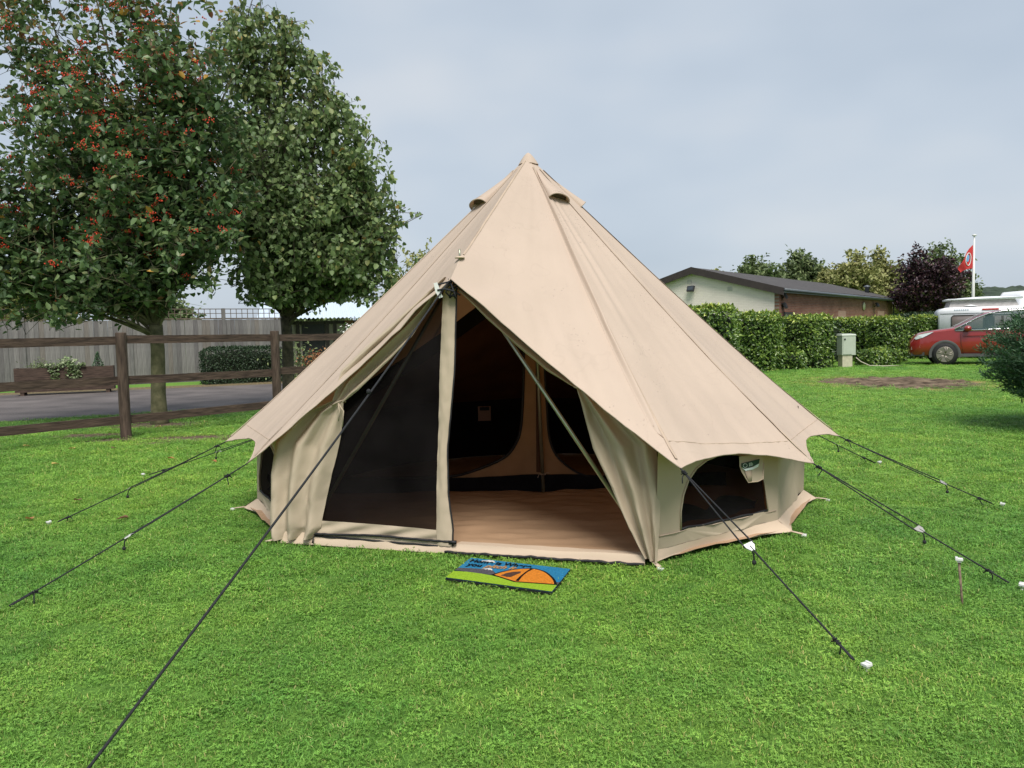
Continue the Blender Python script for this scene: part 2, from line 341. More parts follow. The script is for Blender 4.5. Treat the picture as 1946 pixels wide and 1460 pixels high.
# hem cord along the eaves
for key in PANELS:
    f = SURF[key]; tpart(MB().tube([f(1, i/24) for i in range(25)], .005, 6), 'hem', M_ROOF)
# apex cap
def cap(u, v):
    a = 2*math.pi*u; rr = .002 + .085*v**.8; sc = .003*math.sin(a*6)*v
    return V(APEX.x + rr*math.cos(a), APEX.y + rr*math.sin(a), APEX.z + .030 - .105*v**1.15 - sc)
tpart(MB().grid(cap, 36, 8), 'apex_cap', M_ROOF)
# hooded vents
def vent(key, tm):
    f = SURF[key]; s0, s1, w, h = .06, .185, .225, .068
    def hood(u, v):
        a = math.pi*u; s = s0 + (s1-s0)*v; c_ = f(s, tm); n_ = nrm(f, s, tm); d = (f(s, tm+.02) - f(s, tm-.02)).normalized()
        half = (w/2)*(.12 + .88*v**.7); return c_ + d*half*math.cos(a) + n_*(h*v**1.25*math.sin(a)**.8 + .004)
    o = tpart(MB().grid(hood, 20, 12), 'vent_hood', M_ROOF)
    def mth(u, v):
        a = math.pi*u; s = s1-.012; c_ = f(s, tm); n_ = nrm(f, s, tm); d = (f(s, tm+.02) - f(s, tm-.02)).normalized()
        return c_ + d*w*.46*math.cos(a)*v + n_*(h*.9*math.sin(a)**.8*v + .004)
    tpart(MB().grid(mth, 16, 3), 'vent_net', mat('vent_net', (.10, .07, .05), rough=.9), o)
    tpart(MB().tube([hood(i/20, 1) for i in range(21)], .006, 6), 'vent_rim', M_ROOF, o)
vent((0, 1), .5); vent((2, 3), .45); vent((9, 10), .30); vent((5, 6), .5); vent((8, 9), .5)
# peak pin, washer
tpart(MB().lathe([(.034, 0), (.034, .006), (.02, .012), (.008, .014)], PIN + V(0, 0, .004), 14), 'pin_washer', M_SKIRT)
tpart(MB().tube([PIN + V(0, 0, -.02), PIN + V(0, 0, .065)], .006, 8), 'pin', M_POLE)

# walls, windows, skirt
WT = [seam(k, .90) - V(0, 0, .03) for k in range(11)]
WB = []
for k in range(11):
    b = BOT[k]; p = lerp(C0, b, .955); p.z = .095; WB.append(p)
WB[0] = lerp(BOT[0], V(.9, 4.741, 0), .35); WB[0].z = .09
WB[10] = lerp(BOT[10], C0, .04); WB[10].z = .09
def wall(k):
    k2 = (k+1) % 11; key = k*2.7
    def f(u, v):
        p = lerp(lerp(WB[k], WB[k2], u), lerp(WT[k], WT[k2], u), v); p.z -= .055*v*v*4*u*(1-u); n_ = V(p.x-C0.x, p.y-C0.y, 0).normalized()
        e_ = min(1, 8*u*(1-u))
        d = .016*e_*noise.noise(V(u*5, v*2.5, key)) + .010*e_*noise.noise(V(u*11+v*5, v*4-u*6, key+3)) + .004*e_*noise.noise(V(u*26+v*9, v*9-u*11, key+7)) - .02*math.sin(math.pi*v)*math.sin(math.pi*u)
        d += .008*e_*math.sin((u-.9)*30+v*9)*max(0, u-.7)
        return p + n_*d
    return f
ARCH = [(.185, .13), (.18, .30), (.20, .45), (.24, .58), (.30, .70), (.375, .785), (.465, .83), (.555, .845), (.645, .83), (.73, .785), (.80, .70), (.855, .59), (.885, .46), (.90, .30), (.905, .13)]
def window_wall(k, arch):
    f = wall(k); n_ = len(arch)
    outer = [(i/24, 0) for i in range(24)] + [(1, i/10) for i in range(10)] + [(1-i/24, 1) for i in range(24)] + [(0, 1-i/10) for i in range(10)]
    # ring of quads between arch and a scaled outline, rest by triangulation
    vs, fs = tri_fill([outer, arch])
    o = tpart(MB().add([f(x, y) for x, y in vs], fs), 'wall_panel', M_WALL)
    cx = sum(a[0] for a in arch)/n_; cy = .13
    def net(u, v):
        i = u*(n_-1); j = min(int(i), n_-2); q = i-j; x = lerp(arch[j][0], arch[j+1][0], q); y = lerp(arch[j][1], arch[j+1][1], q)
        xx = lerp(cx + (x-cx), x, v); yy = lerp(arch[0][1], y, v); p = f(xx, yy); n2 = V(p.x-C0.x, p.y-C0.y, 0).normalized(); return p - n2*.012
    pn = tpart(MB().grid(net, 28, 6), 'window_net', M_NET, o)
    pts = [f(x, y) + V(f(x, y).x-C0.x, f(x, y).y-C0.y, 0).normalized()*.004 for x, y in arch]
    tpart(MB().tube(pts, .006, 6), 'window_piping', M_WALL, o)
    bt = [f(lerp(arch[0][0], arch[-1][0], i/12), .13 + .008*math.sin(i*1.7)) for i in range(13)]
    tpart(MB().tube(bt, .009, 6), 'window_zip', M_ZIP, o)
    # rolled blind sagging inside the window
    def roll(u, v):
        x = lerp(arch[0][0]+.03, arch[-1][0]-.03, u); y = .15 + .20*v*(.45+.55*abs(math.cos(u*5.0))); p = f(x, y); n2 = V(p.x-C0.x, p.y-C0.y, 0).normalized()
        return p - n2*(.05 + .03*math.sin(u*9+v*3) + .03*math.sin(math.pi*v))
    tpart(MB().grid(roll, 24, 6), 'rolled_blind', mat('blind_grey', (.05, .05, .052), rough=.8, var=.3), o)
    # bottom seam band
    tpart(MB().tube([f(.02+.96*i/16, .115) + V(f(.5, .1).x-C0.x, f(.5, .1).y-C0.y, 0).normalized()*.003 for i in range(17)], .0035, 5), 'wall_stitching', M_SEAM, o)
    return f
FW0 = window_wall(0, ARCH)
FW9 = window_wall(9, [(1-x, y) for x, y in reversed(ARCH)])
for k in (4, 7): window_wall(k, ARCH)
for k in (1, 2, 3, 5, 6, 8):
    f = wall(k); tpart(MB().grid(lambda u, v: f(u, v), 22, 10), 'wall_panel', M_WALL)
for k in range(10):
    def sk(u, v, k=k):
        a = lerp(WB[k], WB[k+1], u); b = lerp(BOT[k], BOT[k+1], u); inn = lerp(b, V(C0.x, C0.y, 0), .035*4*u*(1-u)); inn.z = .028 + .012*abs(noise.noise(V(u*4, k, 0)))
        p = lerp(a, inn, v); p.z += .006*noise.noise(V(u*9, v*2, k*3.3)); return p
    tpart(MB().grid(sk, 26, 5), 'skirt', M_SKIRT)
    tpart(MB().tube([sk(i/26, 1) for i in range(27)], .004, 5), 'skirt_hem', M_SKIRT)
# webbing loops at the skirt corners
for k in (0, 1, 2, 9, 10, 3, 8):
    d = V(BOT[k].x-C0.x, BOT[k].y-C0.y, 0).normalized(); s_ = V(-d.y, d.x, 0)*.014; b = BOT[k] - d*.03 + V(0, 0, .03); c = BOT[k] + d*.075 + V(0, 0, .022)
    tpart(MB().add([b-s_, b+s_, c+s_, c-s_, b-s_+V(0, 0, .004), b+s_+V(0, 0, .004), c+s_+V(0, 0, .004), c-s_+V(0, 0, .004)], [(0, 1, 2, 3), (7, 6, 5, 4), (0, 4, 5, 1), (1, 5, 6, 2), (2, 6, 7, 3), (3, 7, 4, 0)]), 'peg_loop', M_SKIRT)

# groundsheet and sill
def ring(a):        # radius of the floor edge in direction a
    d = V(math.cos(a), math.sin(a), 0)
    best = 9
    for k in range(11):
        p, q = BOT[k]*.985 + C0*.015, BOT[(k+1) % 11]*.985 + C0*.015; p = p-C0; q = q-C0
        den = d.x*(q.y-p.y) - d.y*(q.x-p.x)
        if abs(den) < 1e-9: continue
        t = (p.x*(q.y-p.y) - p.y*(q.x-p.x))/den; s = (p.x*d.y - p.y*d.x)/den
        if t > 0 and -1e-6 <= s <= 1+1e-6: best = min(best, t)
    return best
RING = [ring(2*math.pi*i/132) for i in range(133)]
def flo(u, v):
    a = 2*math.pi*u; r = RING[round(u*132)]*v; x, y = C0.x+r*math.cos(a), C0.y+r*math.sin(a)
    z = .040 + .012*noise.noise(V(x*2.2, y*6.5, 0)) + .009*noise.noise(V(x*5, y*13, 3)) + .007*noise.noise(V(x*3-y*9, y*9+x*4, 7)) - .01*math.exp(-(r/.12)**2)
    return V(x, y, z)
tpart(MB().grid(flo, 132, 60), 'groundsheet', M_FLOOR)
def sill(u, v):
    p = door(u, .012 + .078*v, .012 + .02*(1-v)); w = .006*noise.noise(V(u*9, v*2, 2)); p.z += (.02*noise.noise(V(u*6, 0, 9)) if u > .5 else .012*noise.noise(V(u*5, 0, 4)))*v
    if u > .5: p.z -= .022*v
    return p + DN*w
tpart(MB().grid(lambda u, v: sill(.02+.96*u, v), 70, 4), 'sill', M_SKIRT)
def sillflat(u, v):
    a = sill(.51+.47*u, 1); p = a - DN*(.13*v) ; p.z = lerp(a.z, .052+.004*noise.noise(V(u*8, v, 1)), v); return p
tpart(MB().grid(sillflat, 50, 4), 'sill_turnback', M_SKIRT)
tpart(MB().tube([sill(.10+.40*i/40, 1) + DN*.016 + V(0, 0, .004*noise.noise(V(i*.7, 0, 0))) for i in range(41)], .009, 6), 'sill_zip', M_ZIP)
tpart(MB().tube([sill(.49+.49*i/60, 0) + DN*.012 + V(0, 0, .012+.008*noise.noise(V(i*.35, 5, 0))) for i in range(61)], .010, 6), 'sill_zip', M_ZIP)
zp = door(.122, .05, .05); tpart(MB().tube([door(.122, .075, .04), zp, door(.122, .03, .052)], [.004, .005, .009], 6), 'zip_pull', M_ZIP)
tpart(MB().box(door(.508, .085, .03), (.05, .02, .02), -.28), 'zip_pull', M_ZIP)

# A-frame and centre pole
for u0, u1 in ((.5, .998), (.5, .07)):
    a = door(.5, 1.90, -.035); b = door(u1, .03, -.10)
    o = tpart(MB().tube([a, b], .0135, 10), 'a_frame_pole', M_POLE)
    j = lerp(a, b, .42); dj = (b-a).normalized(); tpart(MB().tube([j, j+dj*.006], .0165, 10), 'pole_joint', M_STEEL, o)
o = tpart(MB().tube([V(.256, 6.709, .03), lerp(V(.256, 6.709, 0), APEX, .5), APEX - V(0, 0, .02)], .016, 10), 'centre_pole', M_POLE)
for z in (.195,):
    pts = [V(.256+.022*math.cos(a), 6.709+.022*math.sin(a), z+.004*math.sin(a*3)) for a in np.linspace(0, 12.5, 26)]
    tpart(MB().tube(pts, .004, 5), 'pole_tie', M_SEAM, o)
    for s in (-1, 1): tpart(MB().tube([V(.256, 6.685, z), V(.256+s*.03, 6.67, z+.02), V(.256+s*.05, 6.66, z-.02+.04*(s > 0))], .003, 5), 'tie_end', M_SEAM, o)

# gathered canvas door curtains
def curtain(inner, outer, off, name, folds, tie_row, seed):
    n_ = len(inner)
    def f(u, v):
        i = v*(n_-1); j = min(int(i), n_-2); q = i-j; q = q*q*(3-2*q)*.4 + q*.6
        a = lerp(Vector(inner[j]), Vector(inner[j+1]), q); b = lerp(Vector(outer[j]), Vector(outer[j+1]), q); uu = a.lerp(b, u)
        wid = (b-a).length*2.6; edge = math.sin(math.pi*min(1, max(0, u)))
        near = math.exp(-((i-tie_row)/1.1)**2)
        d = off + (.020*(1-near) + .012)*math.sin(u*folds*2*math.pi + 1.2*math.sin(v*5+seed))*(.4+.6*min(1, wid/.2)) + .03*near
        d += .014*noise.noise(V(u*4, v*7, seed)) + .010*noise.noise(V(u*9+v*6, v*15, seed+2)) + .005*noise.noise(V(u*20-v*11, v*30, seed+5))
        if i > tie_row: d += .05*math.sin(math.pi*min(1, (i-tie_row)/(n_-1-tie_row)))*(1-abs(2*u-1))
        return door(uu.x, max(.012, uu.y), d)
    return tpart(MB().grid(f, 44, 90), name, M_WALL), f
LI = [(.466, 1.761), (.431, 1.586), (.389, 1.428), (.317, 1.252), (.243, 1.074), (.200, .990), (.194, .893), (.179, .676), (.162, .495), (.146, .313), (.138, .134), (.115, .055)]
LO = [(.474, 1.83), (.424, 1.735), (.335, 1.55), (.250, 1.37), (.185, 1.215), (.167, 1.0), (.09, .93), (.0, .72), (-.012, .481), (-.009, .298), (-.010, .116), (-.004, .03)]
lc, lcf = curtain(LI, LO, .035, 'door_curtain', 2.6, 5, 1.0)
RI = [(.502, 1.739), (.588, 1.521), (.665, 1.344), (.740, 1.189), (.793, 1.111), (.819, 1.081), (.835, .939), (.859, .711), (.904, .471), (.945, .237), (.980, .06)]
RO = [(.497, 1.83), (.622, 1.61), (.708, 1.43), (.775, 1.28), (.812, 1.18), (.836, 1.092), (.902, .975), (1.003, .745), (1.016, .481), (1.013, .245), (1.008, .032)]
rc, rcf = curtain(RI, RO, .03, 'door_curtain', 2.4, 5, 4.0)
for par, (u, z), s in ((lc, (.183, .985), 1), (rc, (.827, 1.088), -1)):
    pts = [door(u+.016*math.cos(a), z+.006*math.sin(2*a)+.012*math.cos(a)*s, .045+.05*math.sin(a)) for a in np.linspace(0, 6.4, 20)]
    tpart(MB().tube(pts, .006, 6), 'tie_back', M_WALL, par)
    for q in (0, .012) if s > 0 else (): tpart(MB().tube([door(u+.01*s, z, .10), door(u+.016*s+q*s, z-.05, .11), door(u+(.012+q)*s, z-.12-q*3, .10)], .004, 5), 'tie_cord', M_WALL, par)
# insect-net door with canvas borders and zip
netp = [(.478, 1.70), (.462, 1.75), (.42, 1.58), (.37, 1.39), (.29, 1.20), (.20, 1.05), (.16, .98), (.15, .5), (.118, .15)]
def netf(u, v):
    z = lerp(.10, 1.76, v)
    left = np.interp(z, [.10, .18, .5, .98, 1.10, 1.25, 1.43, 1.59, 1.76], [.105, .118, .15, .165, .22, .30, .375, .42, .462])
    right = .475
    uu = lerp(left, right, u); d = -.012 + .008*noise.noise(V(uu*6+z*2, z*4-uu*3, 1)) + .006*noise.noise(V(uu*14+z*5, z*9-uu*9, 8))
    return door(uu, z, d)
nd = tpart(MB().grid(netf, 30, 60), 'net_door', M_NET)
def sidestrip(u, v):
    z = lerp(.058, 1.775, v)
    l_ = np.interp(z, [.057, .148, .517, .863, 1.213, 1.708, 1.78], [.467, .463, .460, .462, .461, .465, .47])
    r_ = np.interp(z, [.063, .181, .383, .691, 1.003, 1.212, 1.757], [.506, .505, .491, .486, .495, .500, .500])
    d = .022 + .007*noise.noise(V(u*2, z*7, 3)) + .006*noise.noise(V(u*3, z*15, 6)) + .012*math.sin(math.pi*u)
    return door(lerp(l_, r_, u), z, d)
tpart(MB().grid(sidestrip, 8, 80), 'door_border', M_WALL, nd)
tpart(MB().tube([sidestrip(1, i/50) + DE.normalized()*.006 + DN*.003 for i in range(51)], .006, 6), 'door_zip', M_ZIP, nd)
def botstrip(u, v):
    uu = lerp(.105, .468, u); z = lerp(.075-.02*u, .175-.022*u + .006*math.sin(u*3), v); d = .018 + .010*math.sin((u*2.2-v*.7)*9)*math.sin(math.pi*v) + .006*noise.noise(V(u*9, v*2, 4))
    return door(uu, z, d)
tpart(MB().grid(botstrip, 60, 8), 'door_border', M_WALL, nd)
tpart(MB().tube([botstrip(i/40, 0) + V(0, 0, -.004) for i in range(41)], .008, 6), 'door_zip', M_ZIP, nd)
# knotted cord bundle at the peak
kb = empty('peak_cord'); kb.parent = tent; kb.location = (0, 0, 0)
for q in range(5):
    a0 = LIP + V(-.01+.01*q, .03, -.01); pts = [a0 + V(.03*math.sin(q*2+i*1.3), .012*math.cos(i+q), -.022*i + .01*math.sin(q+i*2)) for i in range(6)]
    tpart(MB().tube(pts, .006, 6), 'cord_loop', M_ROPE, kb)
for p2 in ([LIP+V(0, .01, -.03), LIP+V(.02, -.01, -.09), LIP+V(.035, -.015, -.13)],):
    tpart(MB().tube(p2, .006, 6), 'cord_end', M_ROPE, kb)

# inner tent: partition behind the pole, lining, dark rear walls, label
PYY = 6.80
lc_ = [(.109, 1.6), (.109, 1.259), (.098, .94), (.072, .619), (.021, .458), (-.095, .328), (-.411, .206), (-.62, .172), (-1.2, .17)]
rc_ = [(.285, 1.6), (.291, 1.194), (.303, .841), (.333, .456), (.466, .257), (.70, .14), (1.1, .13)]
def curve(pts, n_=40):
    P = [Vector(p) for p in pts]; out_ = []
    for i in range(n_+1):
        x = i/n_*(len(P)-1); j = min(int(x), len(P)-2); q = x-j
        p0, p1, p2, p3 = P[max(j-1, 0)], P[j], P[j+1], P[min(j+2, len(P)-1)]
        out_.append(.5*((2*p1) + (p2-p0)*q + (2*p0-5*p1+4*p2-p3)*q*q + (3*p1-p0-3*p2+p3)*q**3))
    return out_
lcv, rcv = curve(lc_), curve(rc_)
def pw(x, z): return V(x, PYY + .02*noise.noise(V(x*4, z*4, 0)) + .012*noise.noise(V(x*9+z*4, z*7, 3)) + .03*abs(x-.26), z)
def part(u, v):
    a, b = lcv[round(v*40)], rcv[round(v*40)]; p = a.lerp(b, u); return pw(p.x, p.y)
o = tpart(MB().grid(part, 30, 40), 'inner_partition', M_INNER)
tpart(MB().tube([pw(p.x, p.y) - V(0, .004, 0) for p in lcv], .013, 6), 'partition_zip', M_ZIP, o)
tpart(MB().tube([pw(p.x, p.y) - V(0, .004, 0) for p in rcv], .010, 6), 'partition_zip', M_ZIP, o)
tpart(MB().grid(lambda u, v: pw(lerp(.20, .235, u)+.02*v, lerp(.2, 1.6, v)) - V(0, .006+.008*math.sin(math.pi*u), 0), 4, 30), 'partition_pleat', M_LINING, o)
tpart(MB().grid(lambda u, v: pw(lerp(-1.75, 1.9, u), lerp(.035, .172 - .06*max(0, u-.5) + .012*math.sin(u*14), v)) - V(0, .012+.02*(1-v)+.05*math.exp(-((lerp(-1.75, 1.9, u)-.256)/.09)**2)*(1-v), 0), 60, 4), 'partition_sill', M_BLACKF, o)
# half-cone lining hung under the rear of the roof
def hem(u):      # front hem of the inner tent: from the left eave up to the pole and down to the right
    q = abs(2*u-1); x = .2 - 2.15*q if u < .5 else .2 + 2.0*q; return V(x, 6.84 - .12*q, lerp(2.02, .66, q) - .05*math.sin(math.pi*q))
def lin(u, v):
    a = R(lerp(190, -8, u)); p = lerp(hem(u), V(C0.x + 2.0*math.cos(a), C0.y + 2.0*math.sin(a), .70), v); p.z += .025*noise.noise(V(u*9, v*4, 2)) - .10*math.sin(math.pi*v); return p
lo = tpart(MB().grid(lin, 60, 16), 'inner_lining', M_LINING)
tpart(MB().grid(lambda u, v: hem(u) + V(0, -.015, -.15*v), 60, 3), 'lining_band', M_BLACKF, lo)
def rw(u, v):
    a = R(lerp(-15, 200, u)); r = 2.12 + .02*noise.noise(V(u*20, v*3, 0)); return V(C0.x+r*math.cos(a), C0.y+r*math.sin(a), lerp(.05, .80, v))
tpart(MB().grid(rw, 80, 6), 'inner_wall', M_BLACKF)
o = tpart(MB().box((-.32, 8.68, .545), (.145, .006, .165), .1), 'care_label', mat('label_paper', (.36, .22, .18), rough=.7, var=.06), smooth=False)
tpart(MB().box((-.318, 8.674, .60), (.11, .004, .04), .1), 'label_print', M_ZIP, o, smooth=False)

# logo tag hanging over the window
def tg(x, z, off=0):
    p = FW0(x, .5); n2 = V(p.x-C0.x, p.y-C0.y, 0).normalized(); q = FW0(x, .5); return V(q.x, q.y, z) + n2*(.075 + off + .03*(.56-z) + .006*math.sin(x*60))
TT = [(.60, .60), (.79, .60), (.785, .535), (.772, .43), (.735, .417), (.68, .421), (.655, .423), (.615, .50), (.60, .54)]
vs, fs = tri_fill([TT]); o = tpart(MB().add([tg(x, z) for x, z in vs], fs), 'logo_tag', M_WALL)
tpart(MB().tube([tg(x, z, .002) for x, z in TT[2:]], .003, 5), 'tag_piping', M_SKIRT, o)
tpart(MB().prism([(.612, .555), (.745, .568), (.74, .537), (.70, .522), (.63, .518), (.613, .53)], lambda x, z, d: tg(x, z, .004+d), .002), 'logo_plate', mat('logo_green', (.02, .05, .035), var=.1), o, smooth=False)
tpart(MB().prism([(.613, .528), (.63, .516), (.70, .519), (.742, .537), (.735, .516), (.69, .502), (.635, .504)], lambda x, z, d: tg(x, z, .005+d), .002), 'logo_swoosh', mat('logo_white', (.72, .78, .76), var=.04), o, smooth=False)
tpart(MB().tube([tg(.632+.012*math.cos(a), .539+.012*math.sin(a), .009) for a in np.linspace(0, 6.29, 15)], .0016, 4), 'logo_ring', mat('logo_white', (0, 0, 0)), o)
for q in range(5): tpart(MB().prism([(.658+.016*q, .552), (.669+.016*q, .553), (.669+.016*q, .53), (.658+.016*q, .529)], lambda x, z, d: tg(x, z, .008+d), .001), 'logo_letter', mat('logo_grey', (.36, .42, .38), var=.05), o, smooth=False)
tpart(MB().prism([(.69, .51), (.635, .50), (.66, .424), (.715, .423)], lambda x, z, d: tg(x, z, .0015+d), .0008), 'tag_fold', M_SEAM, o)

# ------------------------------------------------------------------ guy ropes and pegs
def peg(loc, label, cap_only=True, h=0.0, lean=(0, 0)):
    e = empty('tent_peg', loc); tag(e, label, 'tent peg', 'white-capped tent pegs in the lawn')
    top = V(lean[0]*h, lean[1]*h, h - (0 if h else .020))
    MB().tube([V(0, 0, -.12), top + V(0, 0, .02)], .006, 8).build('shaft', M_RUST if h else M_STEEL, e)
    mb = MB(); a = random.uniform(0, 3)
    mb.box(top + V(0, 0, .034), (.034, .030, .009), a).box(top + V(0, 0, .025), (.020, .018, .012), a).box(top + V(.011*math.cos(a), .011*math.sin(a), .0405), (.011, .026, .006), a)
    mb.build('cap', M_PLAS, e, smooth=False); return e
def guy(A, B, k1, sl, k2, label, slm, sep=.062, seed=0, tail=True):
    A, B = Vector(A), Vector(B); d = (B-A); dn = d.normalized(); sd_ = dn.cross(V(0, 0, 1)).normalized(); upv = sd_.cross(dn)
    e = empty('guy_rope', tuple(B)); tag(e, label, 'guy rope', 'black guy ropes around the tent'); off = Matrix.Translation(-B)
    def pt(mb, nm, m, smooth=True): o = mb.build(nm, m, e, smooth); o.data.transform(off); return o
    r = .0045; P = lambda t, s=0, u=0: A + d*t + sd_*s + upv*u - V(0, 0, .02*4*t*(1-t)*.35)
    mb = MB(); mb.tube([P(i/6*k1) for i in range(7)], r, 6)
    for s in (-1, 1): mb.tube([P(lerp(k1, sl, i/14), s*sep/2*(.06+.94*i/14)*.85, -s*.12*sep*(i/14)) for i in range(15)], r*.92, 6)
    mb.tube([P(lerp(sl, .985, i/14)) for i in range(15)], r, 6)
    mb.tube([P(lerp(k2, .985, i/8), .008, .003) for i in range(9)], r*.9, 6)
    pt(mb, 'cord', M_ROPE)
    rs = random.Random(seed)
    for t, sz in ((k1, .013), (k2, .011)):
        mb = MB(); c = P(t)
        for q in range(3): mb.tube([c + dn*(.012*(q-1)) + (sd_*math.cos(a) + upv*math.sin(a))*sz*.7 + dn*.006*math.sin(a) for a in np.linspace(0, 6.3, 11)], r*.95, 5)
        mb.tube([c, c + dn*.01 - V(0, 0, .02) + sd_*rs.uniform(-.03, .03), c + dn*.02 - V(0, 0, .045) + sd_*rs.uniform(-.05, .05)], r*.8, 5)
        mb.tube([c, c - dn*.02 - V(0, 0, .015) + sd_*rs.uniform(-.04, .04), c - dn*.035 - V(0, 0, .03)], r*.8, 5)
        pt(mb, 'knot', M_ROPE)
    c = P(sl); mb = MB(); w = .030
    tri = [(-.022, -w), (-.018, w), (.008, w*.78), (.030, .012), (.032, -.008), (.0, -w*.9)]
    mb.prism(tri, lambda x, y, q: c + dn*x + (sd_*.96 - upv*.27)*y + (upv*.96 + sd_*.27)*(q-.003), .006)
    o = pt(mb, 'slider', slm, False)
    mb = MB(); mb.tube([c + dn*.0, c + dn*.03 - V(0, 0, .018), c + dn*.035 - V(0, 0, .05)], r*.9, 6); mb.lathe([(.004, -.012), (.011, -.006), (.011, .006), (.004, .012)], c + dn*.035 - V(0, 0, .058), 8)
    pt(mb, 'rope_tail', M_ROPE); return e
def shift(B, A, q=.05): B, A = Vector(B), Vector(A); d = (B-A); d.z = 0; return B + d.normalized()*q
GUYS = [
 (EAVE[0], (1.423, 3.14, .015), .03, .4625, .9085, 'black guy rope with white slider crossing in front of the arched window', M_PLAS, 'white-capped peg nearest the camera, right of the doormat, at the window guy rope'),
 (EAVE[1], (2.681, 4.071, .015), .036, .586, .903, 'black guy rope with grey slider ending beside the tall bent peg', M_GREYP, 'white-capped peg flush in the grass near the right edge of the picture'),
 (EAVE[2], (3.753, 5.915, .015), .0625, .672, .90, 'upper right black guy rope with grey slider from the far eave corner', M_GREYP, 'white-capped peg at the end of the upper right guy rope'),
 (EAVE[3], (3.745, 7.87, .015), .05, .55, .86, 'thin short guy rope far behind the right side of the tent', M_PLAS, 'small white peg far behind the right side of the tent'),
 (EAVE[10], (-2.752, 4.05, .015), .103, .55, .904, 'long black guy rope from the front left eave to the left picture edge', M_PLAS, 'white-capped peg at the left edge of the picture'),
 (EAVE[9], (-3.656, 6.031, .015), .052, .5635, .93, 'black guy rope with grey slider from the far left eave corner', M_GREYP, 'white peg sunk in grass near brown leaves on the left'),
 (EAVE[8], (-3.93, 8.15, .015), .07, .50, .88, 'rearmost left guy rope with white slider, mostly hidden behind the tent', M_PLAS, 'small white peg far left behind the tent eave'),
]
for i, (A, B, k1, sl, k2, lb, sm, pl) in enumerate(GUYS):
    guy(A, B, k1, sl, k2, lb, sm, seed=i); peg(tuple(shift(B, A, .045)), pl)
for A, k, lb in ((BOT[0], 0, 'white-capped peg holding the skirt corner right of the doorway'), (BOT[1], 1, 'white-capped peg at the skirt corner below the arched window'), (BOT[2], 2, 'white peg at the far right skirt corner of the tent'), (BOT[9], 9, 'white peg at the left skirt corner of the tent')):
    d = V(A.x-C0.x, A.y-C0.y, 0).normalized(); peg(tuple(A + d*.085), lb)
peg((2.277, 3.829, 0), 'tall rusty peg with a white square cap standing loose out of the grass', h=.20, lean=(-.12, .06))
# door guy from the peak, coming towards the camera on the left
A = LIP + V(-.012, -.01, -.02); B = V(-1.425, 2.39, .02); e = empty('guy_rope', tuple(B)); off = Matrix.Translation(-B)
tag(e, 'long black door guy rope running from the tent peak down towards the camera', 'guy rope', 'black guy ropes around the tent')
dd = (B-A); mb = MB(); mb.tube([A + dd*(i/30) - V(0, 0, .03*4*(i/30)*(1-i/30)) for i in range(31)], .0055, 8)
o = mb.build('cord', M_ROPE, e); o.data.transform(off)
c = A + dd*.035 + V(-.03, -.01, 0); mb = MB(); mb.prism([(-.012, .045), (.012, .05), (.016, .01), (.022, -.045), (-.004, -.052), (-.016, -.01)], lambda x, y, q: c + V(x - y*.25, q, y), .008)
o = mb.build('slider', M_PLAS, e, False); o.data.transform(off)
mb = MB(); mb.tube([LIP + V(0, 0, -.02), c + V(0, .005, .035)], .0055, 6); mb.tube([c, c + V(.05, -.01, .005), c + V(.11, -.02, -.012)], .006, 6)
o = mb.build('rope_tail', M_ROPE, e); o.data.transform(off)
k_ = A + dd*.36; mb = MB(); mb.lathe([(.004, -.014), (.012, -.006), (.012, .006), (.004, .014)], k_ - V(0, 0, .011), 8); o = mb.build('knot', M_ROPE, e); o.data.transform(off)

# ------------------------------------------------------------------ doormat
MTL, MTR, MBR, MBL = V(-.285, 4.77, 0), V(.322, 4.49, 0), V(.19, 4.085, 0), V(-.41, 4.375, 0)
def mp_(u, w, off=0):
    p = lerp(lerp(MTL, MTR, u), lerp(MBL, MBR, u), w); p.z = .028 + off; return p
mo = empty('doormat', (-.04, 4.43, 0)); tag(mo, 'printed coir doormat with orange tent picture and Home is Where you text', 'doormat'); off = Matrix.Translation(V(.04, -4.43, 0))
def mpart(poly, lay, nm, m, sub=True):
    P = [Vector(p) for p in poly]; vs, fs = tri_fill([[tuple(p) for p in P]])
    o = MB().add([mp_(x, y, .0012*lay) for x, y in vs], fs).build(nm, m, mo, False); o.data.transform(off); return o
def cm(n_, c): return mat('coir_'+n_, c, rough=.95, var=.22, scale=130, bump=1, bscale=420, spec=.1)
o = MB().grid(lambda u, v: mp_(u, v), 30, 14); bs = len(o.v); ed = [(u/30, 0) for u in range(31)] + [(1, v/14) for v in range(1, 15)] + [(1-u/30, 1) for u in range(1, 31)] + [(0, 1-v/14) for v in range(1, 15)]
o2 = MB().add([mp_(*q, -.001) for q in ed] + [mp_(*q, -.014) for q in ed], [(i, (i+1) % len(ed), len(ed)+(i+1) % len(ed), len(ed)+i) for i in range(len(ed))]).build('mat_backing', M_ZIP, mo); o2.data.transform(off)
o = o.build('mat_pile', cm('blue', (.03, .225, .42)), mo); o.data.transform(off)
def arc(c, rx, ry, a0, a1, n_=14): return [(c[0]+rx*math.cos(R(lerp(a0, a1, i/n_))), c[1]+ry*math.sin(R(lerp(a0, a1, i/n_)))) for i in range(n_+1)]
mpart([(.0, .53), (.08, .49), (.2, .46), (.29, .41), (.33, .45), (.42, .62), (.40, .72), (.0, .72)], 1, 'mountain_print', cm('grey', (.10, .095, .11)))
mpart([(.0, .64), (.15, .66), (.40, .655), (.42, .74), (.0, .74)], 2, 'field_print', cm('darkgreen', (.035, .075, .04)))
mpart([(.9, .66), (1, .60), (1, .72), (.9, .74)], 1, 'mountain_print', cm('grey', (0, 0, 0)))
